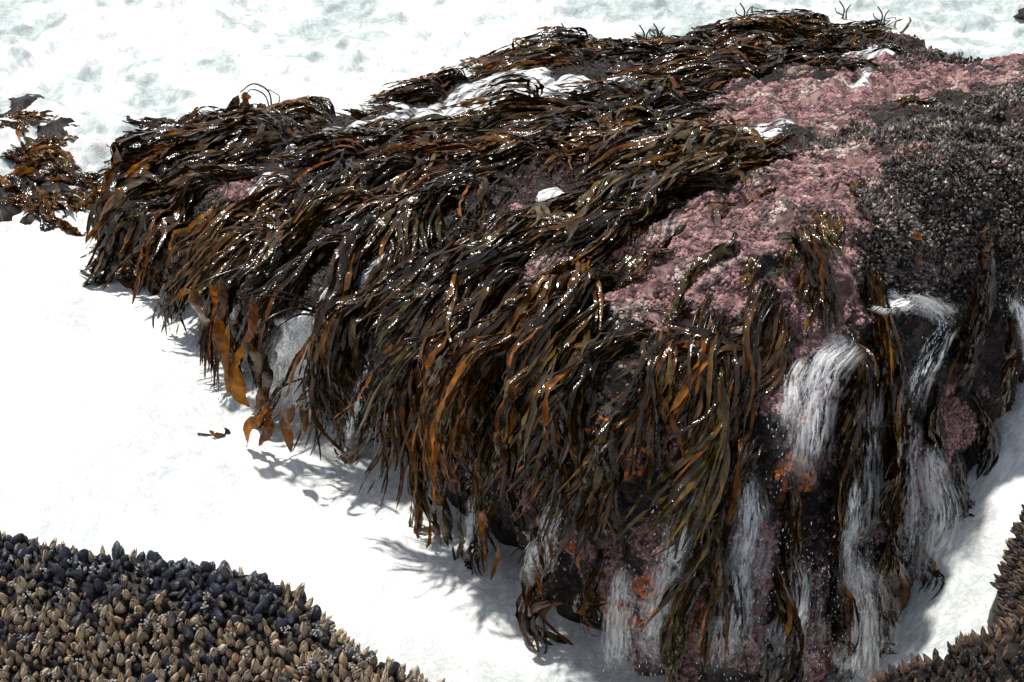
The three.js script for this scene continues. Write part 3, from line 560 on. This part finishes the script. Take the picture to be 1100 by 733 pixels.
frond('two small brown kelp leaves at the bottom beside the right barnacle bed', [905, 728], 0.05, [[[[912, 733], [908, 724], [898, 718]], .006]], [[[[898, 716], [890, 714], [886, 722]], .045, 'amber'], [[[904, 722], [912, 726], [918, 733]], .05, 'brown'], [[[894, 724], [902, 730], [912, 730]], .05, 'dark']]);
frond('orange kelp strap standing out on the shaded left face', [462, 400], 0.24, [], [[[[462, 408], [458, 428], [464, 452]], .055, 'amber'], [[[456, 380], [462, 395], [470, 372]], .03, 'amber'], [[[462, 445], [460, 470], [462, 500]], .035, 'amber']]);
frond('brown scrap of seaweed afloat on the left foam', [235, 468], 0, [[[[212, 466], [228, 468], [248, 473]], .006]], [[[[225, 462], [238, 466], [248, 471]], .04, 'brown'], [[[238, 460], [246, 468], [252, 474]], .03, 'dark']]);
frond('orange kelp scrap lying on the foam at the foot of the left face', [375, 494], 0, [], [[[[364, 496], [374, 490], [386, 489]], .08, 'amber']]);
frond('orange arching blade on the low left rock', [30, 188], 0.05, [], [[[[8, 188], [22, 182], [36, 186], [45, 202]], .07, 'amber'], [[[0, 128], [18, 138], [32, 140]], .06, 'brown']]);
frond('amber blades and long stipe reaching from the low rock toward the ridge', [88, 205], 0.05, [[[[88, 204], [100, 212], [110, 224], [122, 232]], .009]], [[[[88, 204], [76, 218], [66, 222]], .06, 'amber'], [[[88, 205], [86, 218], [86, 230]], .06, 'amber'], [[[82, 204], [76, 212], [80, 228]], .05, 'amber'], [[[118, 222], [114, 232], [104, 238]], .07, 'brown']]);
for (const [x, y, w] of [[606, 44, 'beyond the water sheet'], [690, 46, 'on the rear kelp patch'], [705, 44, 'at the right end of the rear kelp patch'], [798, 22, 'on the far top corner'], [905, 20, 'in the middle of the far kelp heap'], [946, 26, 'at the right end of the far kelp heap']])
  frond('thin black stipes sticking up ' + w, [x, y], 0, [[[[x, y], [x + 2, y - 10], [x - 3, y - 19]], .008], [[[x + 4, y], [x + 5, y - 9], [x + 9, y - 15]], .007], [[[x, y - 4], [x - 6, y - 7], [x - 8, y - 12]], .006]], [], 'kelp_stipe');
for (const [x, y, w] of [[982, 246, 'left'], [1056, 242, 'right']])
  frond('chain of amber seaweed bladders hanging on the mussels, ' + w + ' of two', [x, y], 0.1, [], [[[[x, y], [x + 2, y + 8], [x + 1, y + 16]], .06, 'amber'], [[[x + 2, y + 15], [x + 5, y + 23], [x + 3, y + 30]], .07, 'amber'], [[[x + 3, y + 29], [x + 4, y + 36], [x + 2, y + 42]], .05, 'amber']], 'bladder_seaweed');

/* ------------------------------------------------------------------ coralline crust, mussels on the shoulder */
function scatter(name, geo, mat, list, n, label, sizes, tint, thr = 0.4, step = 0, extra) { // pebble-like growth over the listed balls
  const mats = [], cols = [], grid = new Map(), q = new THREE.Quaternion(), Y = V(0, 1, 0);
  for (let t = 0; t < n * 60 && mats.length < n; t++) {
    const { p, n: nn } = rockPoint(); if (p.y < 0.05) continue;
    if ( inside(list, p, 0.1, 0.16) < thr + (rnd() - 0.5) * 0.5) continue;
    if (thr < 0 && (inside(PINK, p, 0.05, 0.1) > 0.5 || inside(MUSSELS, p, 0.05, 0.1) > 0.5)) continue;
    if (list === PINK && fbm(p.x * 6 + 4, p.y * 6, p.z * 6, 3) < -0.17 + 0.08 * rnd()) continue;
    if (step) { const k = [p.x, p.y, p.z].map((v) => Math.floor(v / step)).join(); const c = grid.get(k) ?? 0; if (c >= 2) continue; grid.set(k, c + 1); }
    nn.add(V(gauss(), gauss(), gauss()).multiplyScalar(0.3)).normalize();
    q.setFromUnitVectors(Y, nn).multiply(new THREE.Quaternion().setFromAxisAngle(Y, rr(0, 6.28)));
    const s = rr(...sizes); mats.push(new THREE.Matrix4().compose(p, q, V(s * rr(0.8, 1.2), s * rr(0.7, 1.3), s * rr(0.8, 1.2)))); cols.push(tint(p));
  }
  const im = new THREE.InstancedMesh(geo, mat, mats.length); mats.forEach((a, i) => { im.setMatrixAt(i, a); im.setColorAt(i, new THREE.Color().setRGB(...cols[i])); });
  console.log(name, mats.length);
  return top(im, name, label, name.replace('_', ' '), null, 'stuff');
}
function knob() { // a little tuft of knobbly branches
  const a = [];
  for (let k = 0; k < 7; k++) { const g = new THREE.IcosahedronGeometry(rr(0.28, 0.45), 0), d = k * 2.4, r = k ? 0.5 : 0; g.scale(1, rr(0.9, 1.7), 1); g.translate(r * Math.cos(d), k ? rr(0.05, 0.4) : 0.5, r * Math.sin(d)); a.push(g); }
  return mergeGeometries(a);
}
const pinkTint = (p) => { const n = fbm(p.x * 4, p.y * 4, p.z * 4, 4), m = fbm(p.x * 15, p.y * 15, p.z * 15, 3), pale = sm(0.06, 0.24, n), k = rr(0.6, 1.35) * mix(0.35, 1.1, sm(-0.16, 0.1, m)); return [mix(0.44, 0.58, pale) * k, mix(0.25, 0.47, pale) * k, mix(0.25, 0.41, pale) * k]; };
scatter('coralline_algae', knob(), M.coral, PINK, 42000, 'knobbly pink coralline algae covering the crown of the ridge', [0.005, 0.015], pinkTint, 0.35);
scatter('coralline_crust', knob(), M.coral, CRUST, 12000, 'dull mauve crust on the shaded lower faces', [0.007, 0.016], (p) => { const k = rr(0.45, 1.1); return [0.5 * k, 0.28 * k, 0.27 * k]; }, 0.4);
scatter('orange_sponge', knob(), M.coral, ORANGE, 1400, 'orange sponge patches low on the shaded faces', [0.01, 0.024], () => { const k = rr(0.6, 1.2); return [0.72 * k, 0.21 * k, 0.04 * k]; }, 0.5);

scatter('algal_turf', knob(), M.coral, [[0, 0, -1, 30]], 45000, 'short dark brown and purple algal turf on the bare rock between the kelp', [0.006, 0.017], (p) => { const k = rr(0.4, 1.4), t = sm(-0.1, 0.2, fbm(p.x * 3, p.y * 3, p.z * 3, 3)); return [mix(0.055, 0.15, t) * k, mix(0.034, 0.075, t) * k, mix(0.025, 0.07, t) * k]; }, -1);
// a mussel shell: pointed at its foot, broad and round at the open end
function musselGeo(sd, nu = 10, nv = 9) {
  const b = new Buf();
  for (let i = 0; i <= nv; i++) for (let k = 0; k < nu; k++) {
    const s = i / nv, a = k / nu * 2 * Math.PI, prof = Math.pow(Math.sin(Math.PI * Math.pow(s * 0.998 + 0.001, 1.35)), 0.62), ca = Math.cos(a), sa = Math.sin(a);
    const w = 0.27 * prof, th = 0.19 * prof * (1 - 0.25 * Math.abs(ca)), bend = 0.1 * Math.sin(Math.PI * s);
    b.p.push(bend + w * ca, s, th * sa * (1 + 0.06 * Math.sin(s * 30))); b.uv.push(k / nu * 0.6 + sd, s * 0.8);
    const wear = sm(0.12, 0.35, fbm(ca * 1.3 + sd * 7, s * 3, sa * 1.3, 3)), rim = sm(0.86, 0.97, Math.abs(ca)), n = 0.7 + 0.5 * rnd();
    b.c.push(mix(0.016, 0.2, wear) * n + 0.03 * rim, mix(0.018, 0.2, wear) * n + 0.024 * rim, mix(0.026, 0.22, wear) * n + 0.015 * rim);
    if (i) { const o = (i - 1) * nu, k2 = (k + 1) % nu; b.i.push(o + k, o + k + nu, o + k2, o + k2, o + k + nu, o + k2 + nu); }
  }
  return b.build();
}
const lowMussel = musselGeo(3.3, 6, 5);
scatter('small_mussels', lowMussel, M.shell, MUSSELS, 14000, 'dense carpet of small dark mussels on the right shoulder of the ridge', [0.022, 0.046], () => { const k = rnd(); return k > 0.8 ? [9, 7.4, 5.8] : k > 0.4 ? [4, 3.2, 2.4] : [1.6, 1.3, 1.0]; }, 0.45, 0.016);

/* ------------------------------------------------------------------ foreground beds */
function bedGrid(edge, inward, h0, drop, sink) { // edge: crest seen against the foam; then rows toward the viewer
  return edge.map(([x, y, h = h0]) => {
    const e = atHeight(x, y, h), away = e.clone().sub(eye).setY(0).normalize().add(V(...inward).multiplyScalar(-0.7)).normalize();
    const row = [e.clone().addScaledVector(away, 0.5).setY(-0.4), e.clone().addScaledVector(away, 0.34).setY(h * 0.45), e.clone().addScaledVector(away, 0.12).setY(h - 0.12), e.clone().add(V(0, -0.015, 0))];
    for (const k of [0.18, 0.4, 0.7, 1.1]) { const q = e.clone().add(V(...inward).multiplyScalar(k)); q.y -= drop * k + sink * sm(0.1, 0.5, k); row.push(q); }
    return row;
  });
}
const bedA = loft(bedGrid([[-160, 560], [-70, 572], [0, 592], [60, 606], [150, 615], [230, 626], [300, 646], [334, 670], [362, 700], [396, 722], [440, 744], [490, 780], [540, 830]], [0.02, 0, 1], 1.86, 0.32, 0.04), 260, 150, (x, y, z) => 0.05 * fbm(x * 5, y * 5, z * 5, 3) + 0.02 * fbm(x * 14, y * 14, z * 14, 2));
const bedB = loft(bedGrid([[1170, 470], [1148, 500], [1134, 540], [1132, 580], [1126, 622], [1118, 662], [1080, 690], [1022, 714], [972, 738], [935, 756], [890, 785], [850, 820]], [0.8, 0, 0.75], 1.7, 0.25, 0.02), 260, 150, (x, y, z) => 0.05 * fbm(x * 6, y * 6, z * 6, 3));
for (const [g, l] of [[bedA, 'dark rock under the mussel bed in the bottom left corner'], [bedB, 'dark rock under the brown barnacle bed in the bottom right corner']]) { colourRock(g, false); top(new THREE.Mesh(g, M.rock), 'rock', l, null, null, 'structure'); }

function leafPlate(h, w, th, seg = 6, rows = 6) { // a pointed shell plate with a curved back
  const b = new Buf();
  for (let i = 0; i <= rows; i++) for (let k = 0; k <= seg; k++) {
    const s = i / rows, a = k / seg * 2 * Math.PI, pr = Math.pow(1 - s, 0.8) * Math.pow(s + 0.03, 0.3) * 1.55;
    b.p.push(w * pr * Math.cos(a), h * s, th * pr * Math.sin(a) + 0.1 * h * Math.sin(Math.PI * s)); b.uv.push(k / seg * 0.3, s * 0.4);
    const v = (0.8 + 0.35 * rnd()) * (0.85 + 0.15 * Math.sin(s * 24)); b.c.push(0.52 * v, 0.42 * v, 0.31 * v);
    if (i && k) { const o = i * (seg + 1) + k; b.i.push(o - seg - 2, o - 1, o - seg - 1, o - seg - 1, o - 1, o); }
  }
  return b.build();
}
function capitulum(sd) { // the shell head of a goose barnacle: large closing plates, a ring of small ones
  const a = [];
  const put = (g, ang, r, tilt, y) => { g.rotateX(-tilt); g.translate(0, y, r); g.rotateY(ang); a.push(g); };
  put(leafPlate(1.0, 0.3, 0.14), 0 + sd, 0.12, 0.1, 0); put(leafPlate(0.98, 0.3, 0.14), Math.PI + sd, 0.12, 0.1, 0);
  put(leafPlate(0.8, 0.2, 0.12), Math.PI / 2 + sd, 0.17, 0.16, -0.02); put(leafPlate(0.72, 0.2, 0.12), -Math.PI / 2 + sd, 0.18, 0.2, -0.02);
  for (let k = 0; k < 8; k++) put(leafPlate(rr(0.26, 0.42), 0.13, 0.08, 5, 4), k * 0.785 + 0.3 + sd, 0.27, -0.05, -0.08);
  const g = mergeGeometries(a); return g;
}
const CAP = [0, 1, 2, 3].map((k) => capitulum(k * 0.8));
const STALK = (() => { const b = new Buf(); tube(b, [V(0, -0.9, 0), V(0.03, -0.5, 0), V(0, -0.15, 0), V(0, 0.05, 0)], (s) => mix(0.2, 0.27, s), null, 8); return b.build(); })();
const MUS = [0, 1, 2, 3, 4].map((k) => musselGeo(k * 1.7));
const chalks = [[1.15, 1.15, 1.15], [0.9, 0.88, 0.86], [1.25, 1.14, 0.98], [0.66, 0.6, 0.54]].map((c) => { const m = M.chalk.clone(); m.color.setRGB(...c); return m; });
const shells = [[1, 1, 1], [0.7, 0.7, 0.75], [1.7, 1.5, 1.25], [1.2, 1.3, 1.5]].map((c) => { const m = M.shell.clone(); m.color.setRGB(...c); return m; });

function bedPoints(geo, count, gap, ok) {
  const out = [], point = sampler(geo, seen);
  for (let t = 0; t < 90000 && out.length < count; t++) {
    const { p, n } = point(); if (n.y < 0) n.negate();
    const [px, py] = toPixel(p); if (!ok(px, py, p)) continue;
    const g = gap * rr(0.8, 1.25); if (out.some((q) => q.p.distanceToSquared(p) < g * g)) continue;
    out.push({ p, n, px, py });
  }
  return out;
}
{
  const all = bedPoints(bedA, 2100, 0.028, (x, y, p) => x > -25 && x < 500 && y < 755 && p.y > 1.15);
  let nm = 0, nb = 0; const restM = [], restB = [];
  all.sort((a, b) => b.py - a.py);
  for (const { p, n, px, py } of all) {
    const crest = 582 + 0.02 * px + 0.00055 * px * px * (px > 150 ? 1 : 0.3), depth = py - crest, lower = sm(55, 75, depth + 12 * fbm(px * 0.02, py * 0.02, 1, 2) + 0.06 * px);
    const barn = rnd() < mix(0.14, 0.86, Math.max(lower, px > 300 ? 0.6 : 0)) + 0.5 * fbm(p.x * 5, 3, p.z * 5, 2) , o = new THREE.Group(); o.position.copy(p);
    const axis = n.clone().multiplyScalar(0.7).add(V(0.18, 0.75, 0.05)).add(V(gauss(), gauss() * 0.5, gauss()).multiplyScalar(barn ? 0.5 : 0.8)).normalize();
    o.quaternion.setFromUnitVectors(V(0, 1, 0), axis).multiply(new THREE.Quaternion().setFromAxisAngle(V(0, 1, 0), rr(0, 6.28)));
    if (barn) {
      const s = rr(0.038, 0.082), w = rr(0.62, 0.82); o.position.addScaledVector(axis, rr(-0.005, 0.03));
      if (nb++ >= 300) { restB.push(new THREE.Matrix4().compose(o.position, o.quaternion, V(s * w, s, s * w))); continue; }
      part('shell_plates', pick(CAP), pick(chalks), o).scale.set(s * w, s, s * w); part('stalk', STALK, M.skin, o).scale.setScalar(s * 0.75);
      const where = depth < 28 ? ['on the crest of the bed against the foam', 'crest'] : px > 300 ? ['on the right end of the foreground bed', 'right end'] : lower > 0.5 ? ['in the sunlit lower band of the bed', 'lower band'] : ['tucked among the black mussels', 'mussel band'];
      top(o, 'goose_barnacle', 'beige goose barnacle with pointed plates ' + where[0], 'barnacle', 'goose barnacles, ' + where[1] + ' of the bottom left bed');
    } else {
      const s = rr(0.05, 0.125); const m = new THREE.Mesh(pick(MUS), pick(shells)); m.scale.set(s * rr(0.9, 1.15), s, s * rr(0.9, 1.15)); m.position.copy(p).addScaledVector(axis, -s * rr(0.25, 0.5)); m.quaternion.copy(o.quaternion);
      if (nm++ >= 300) { m.updateMatrix(); restM.push(m.matrix.clone()); continue; }
      const where = depth < 28 ? ['on the crest of the bed against the foam', 'crest'] : px > 300 ? ['on the right end of the foreground bed', 'right end'] : lower > 0.5 ? ['between the pale goose barnacles', 'lower band'] : ['in the dark upper band of the bed', 'upper band'];
      top(m, 'mussel', 'blue black mussel ' + where[0], 'mussel', 'mussels, ' + where[1] + ' of the bottom left bed');
    }
  }
  console.log('bed A', all.length, nm, nb);
  for (const [list, geo, mat, tones, name, label] of [[restM, MUS[2], M.shell, shells, 'mussels', 'more blue black mussels packed toward the far crest of the foreground bed'], [restB, CAP[2], M.chalk, chalks, 'goose_barnacles', 'more beige goose barnacles packed among the foreground mussels']]) {
    if (!list.length) continue;
    const im = new THREE.InstancedMesh(geo, mat, list.length); list.forEach((a, i) => { im.setMatrixAt(i, a); im.setColorAt(i, pick(tones).color); });
    top(im, name, label, name.replace('_', ' '), null, 'stuff');
  }
  // small white acorn barnacles in clusters on the mussels
  const cone = new THREE.CylinderGeometry(0.35, 1, 0.9, 7, 1, true), rim = new THREE.TorusGeometry(0.36, 0.14, 4, 7); rim.rotateX(Math.PI / 2); rim.translate(0, 0.45, 0);
  const g = mergeGeometries([cone, rim]), spots = [], q = new THREE.Quaternion();
  for (const c of all.filter((c) => rnd() < 0.11 && c.py > 600 + 0.1 * c.px)) for (let k = 0; k < 9; k++) { const nn = V(gauss() * 0.6, 1, 0.5 + gauss() * 0.6).normalize(); q.setFromUnitVectors(V(0, 1, 0), nn); const s = rr(0.0035, 0.0065); spots.push(new THREE.Matrix4().compose(c.p.clone().add(V(gauss() * 0.02, rr(0.03, 0.06), gauss() * 0.016 + 0.014)), q, V(s, s, s))); }
  const im = new THREE.InstancedMesh(g, std({ color: new THREE.Color().setRGB(0.42, 0.4, 0.37), roughness: 0.8 }), spots.length); spots.forEach((a, i) => im.setMatrixAt(i, a));
  top(im, 'acorn_barnacles', 'tiny whitish acorn barnacles clustered on the black mussels', 'barnacles', null, 'stuff');
}
{
  const all = bedPoints(bedB, 1000, 0.027, (x, y, p) => x > 820 && x < 1125 && y < 755 && p.y > 0.9);
  const mats = all.map(({ p, n }) => { const axis = n.clone().multiplyScalar(0.8).add(V(-0.15, 0.5, 0)).add(V(gauss(), gauss() * 0.5, gauss()).multiplyScalar(0.3)).normalize(), s = rr(0.036, 0.07); return new THREE.Matrix4().compose(p.clone().addScaledVector(axis, rr(0, 0.02)), new THREE.Quaternion().setFromUnitVectors(V(0, 1, 0), axis).multiply(new THREE.Quaternion().setFromAxisAngle(V(0, 1, 0), rr(0, 6.28))), V(s * 0.68, s, s * 0.68)); });
  const kinds = [['goose_barnacles', CAP[1], M.chalk, 'crowded small brown barnacles covering the bottom right rock', 'barnacles'], ['mussels', MUS[1], M.shell, 'small dark mussels between the barnacles on the bottom right rock', 'mussels']].map(([n, g, m, l, c], q) => {
    const mine = mats.map((a, i) => i).filter((i) => (Math.abs(fbm(all[i].p.x * 9, 4, all[i].p.z * 9, 2)) > 0.1 ? rnd() < 0.15 : rnd() < 0.62) === (q === 1)), im = new THREE.InstancedMesh(g, m, mine.length);
    mine.forEach((i, k) => { im.setMatrixAt(k, mats[i]); const pale = all[i].px > 1060 && all[i].py > 670 ? 0.5 : 0, t = q ? rr(0.8, 3) : rr(0.12, 0.55) + pale * rr(0.2, 0.8); im.setColorAt(k, new THREE.Color().setRGB(t * 1.0, t * 0.78, t * 0.7)); });
    return top(im, n, l, c, null, 'stuff');
  }), im = kinds[0];
  const im2 = new THREE.InstancedMesh(STALK, M.skin, mats.length); mats.forEach((a, i) => im2.setMatrixAt(i, a)); im2.name = 'stalks'; im2.userData.kind = 'stuff'; im.add(im2); im2.castShadow = im2.receiveShadow = true;
}

/* ------------------------------------------------------------------ falling water */
function along(path, n) { // a path given over the picture, standing on the rock
  const w = path.map(([x, y]) => { const p = at(x, y), q = field.normal(p.x, p.z, 0.1); return p.addScaledVector(q, 0.045); });
  return new THREE.CatmullRomCurve3(w).getPoints(n);
}
const drops = [];
function waterfall(label, path, width, strands, white = 1) { // layers of torn, streaky sheets that follow the rock
  const n = 44, c = along(path, n), o = new THREE.Group(); o.position.copy(c[0]);
  const len = path.length ? c.reduce((a, p, i) => a + (i ? p.distanceTo(c[i - 1]) : 0), 0) : 1;
  for (let k = 0; k < 4; k++) {
    const b = new Buf(), m = 12, shift = gauss() * width * 0.5, wide = width * rr(0.6, 1.4) * (k === 3 ? 1.8 : 1), off = 0.008 + 0.022 * k, ph = rr(0, 20), u0 = rr(0, 1), v0 = rr(0, 1); b.c4 = [];
    for (let i = 0; i <= n; i++) for (let e = 0; e <= m; e++) {
      const s = i / n, t = e / m * 2 - 1, p = c[i].clone(), d = c[Math.min(n, i + 1)].clone().sub(c[Math.max(0, i - 1)]).normalize(), side = V(1, 0, -0.15); side.addScaledVector(d, -side.dot(d)).normalize();
      p.addScaledVector(side, t * wide * (0.65 + 0.6 * s) + shift * (0.3 + s) + 0.02 * fbm(ph, s * 2.5, 0, 2));
      const h = field.at(p.x, p.z), q = field.normal(p.x, p.z, 0.08); if (h > p.y && h - p.y < 0.3) p.addScaledVector(q, (h - p.y) * q.y);
      p.addScaledVector(q, off + 0.02 * fbm(p.x * 14 + ph, p.y * 5, k, 2)); p.z += off;
      p.sub(c[0]); b.p.push(p.x, p.y, p.z);
      b.uv.push(u0 + t * wide / 0.4, v0 + s * len * 1.1);
      b.c4.push(1, 1, 1, clamp((1 - t * t) * 1.3 * sm(0, 0.15, s) * sm(0, 0.35, 1 - s) * white * 0.85 * (k === 3 ? 0.4 : 0.95)));
      if (i && e) { const a = i * (m + 1) + e; b.i.push(a - m - 2, a - 1, a - m - 1, a - m - 1, a - 1, a); }
    }
    const g = b.build(); g.setAttribute('color', new THREE.Float32BufferAttribute(b.c4, 4));
    part('water_sheet', g, k % 2 ? M.veil : M.fall, o);
  }
  for (let e = 0; e < strands * 2; e++) { const p = c[Math.floor(rr(0, n + 0.99))].clone(); p.x += gauss() * width * 1.6; p.y += gauss() * 0.05; p.z += rr(0, 0.07); drops.push([p, rr(0.001, 0.0032), rr(1.5, 5)]); }
  return top(o, 'waterfall', label, 'waterfall');
}
waterfall('foaming cap of water arching over the ledge below the mussels', [[925, 335], [945, 318], [968, 314], [990, 328], [1006, 345]], 0.05, 46);
waterfall('bright rope of white water falling from the right end of the cap', [[1004, 342], [992, 362], [980, 385], [970, 410], [964, 440]], 0.022, 46, 1.2);
waterfall('white trickle continuing below the bright rope of water', [[966, 440], [962, 480], [968, 520], [966, 570], [960, 610]], 0.04, 34, 0.8);
waterfall('waterfall left of centre on the right face, splitting into threads', [[920, 400], [912, 440], [908, 490], [902, 540], [896, 590], [892, 640]], 0.045, 60);
waterfall('splash of water beside the mauve crust under the olive lock', [[858, 385], [846, 405], [838, 430], [834, 455]], 0.04, 40, 0.5);
waterfall('grey white water sliding down the gap under the black stipes', [[338, 335], [330, 352], [322, 380], [314, 410], [306, 438]], 0.13, 30);
waterfall('second sheet of white water in the gap under the black stipes', [[345, 330], [334, 350], [326, 378], [318, 408], [308, 440]], 0.12, 30);
waterfall('thin lacy water sliding over the mauve crust', [[905, 360], [880, 385], [862, 420], [850, 470], [842, 520]], 0.06, 36, 0.8);
waterfall('long broken waterfall running down the left side of the nose', [[768, 480], [752, 520], [738, 560], [728, 610], [718, 660], [708, 715]], 0.06, 90);
waterfall('threads of water dripping down the middle of the nose', [[800, 500], [796, 560], [790, 610], [784, 660], [776, 720]], 0.07, 56, 0.8);
waterfall('white water fanning out at the foot of the nose', [[850, 590], [846, 630], [836, 670], [825, 705], [815, 735]], 0.11, 90);
waterfall('misty fall at the foot of the right face beside the leaf-shaped kelp', [[905, 590], [908, 620], [910, 660], [906, 700], [900, 730]], 0.11, 110);
waterfall('pale veil of water falling into the right foam', [[985, 470], [990, 510], [995, 550], [985, 590], [980, 625]], 0.08, 70, 0.9);
waterfall('waterfall spilling over the rock at the right edge', [[1075, 308], [1082, 330], [1092, 360], [1098, 400], [1090, 440], [1070, 490]], 0.05, 70);
waterfall('narrow white trickle dropping between kelp on the left face', [[402, 390], [394, 420], [388, 450], [384, 478]], 0.015, 26);
waterfall('grey veil of water behind straps at the lower left corner', [[520, 520], [518, 545], [516, 570], [514, 590]], 0.05, 26, 0.8);
waterfall('pale sheet of water on the lower central face', [[612, 520], [602, 555], [594, 590], [588, 620]], 0.07, 50, 0.9);
waterfall('thin threads of water over the mauve crust low on the left of the nose', [[680, 600], [676, 640], [674, 680], [678, 715]], 0.09, 50, 0.7);
for (let k = 0; k < 500; k++) { const p = at(rr(850, 980), rr(560, 725)); p.add(V(gauss() * 0.05, rr(0, 0.1), rr(0.03, 0.16))); drops.push([p, rr(0.001, 0.003), rr(1.5, 4)]); }
for (let k = 0; k < 350; k++) { const p = at(rr(690, 850), rr(520, 728)); p.add(V(gauss() * 0.05, rr(0, 0.1), rr(0.03, 0.14))); drops.push([p, rr(0.001, 0.003), rr(1.5, 4)]); }
{
  const im = new THREE.InstancedMesh(new THREE.IcosahedronGeometry(1, 1), M.drop, drops.length), q = new THREE.Quaternion();
  drops.forEach(([p, r, e], i) => im.setMatrixAt(i, new THREE.Matrix4().compose(p, q.setFromEuler(new THREE.Euler(gauss() * 0.3, 0, gauss() * 0.3)), V(r, r * e, r))));
  top(im, 'water_drops', 'white drops and spray flung from the waterfalls', 'spray', null, 'stuff');
}

const renderer = new THREE.WebGLRenderer({ antialias: true });
renderer.shadowMap.enabled = true;
renderer.toneMapping = THREE.LinearToneMapping;
renderer.toneMappingExposure = EXPOSURE;
renderer.setSize(1024, 682);
renderer.render(scene, camera);
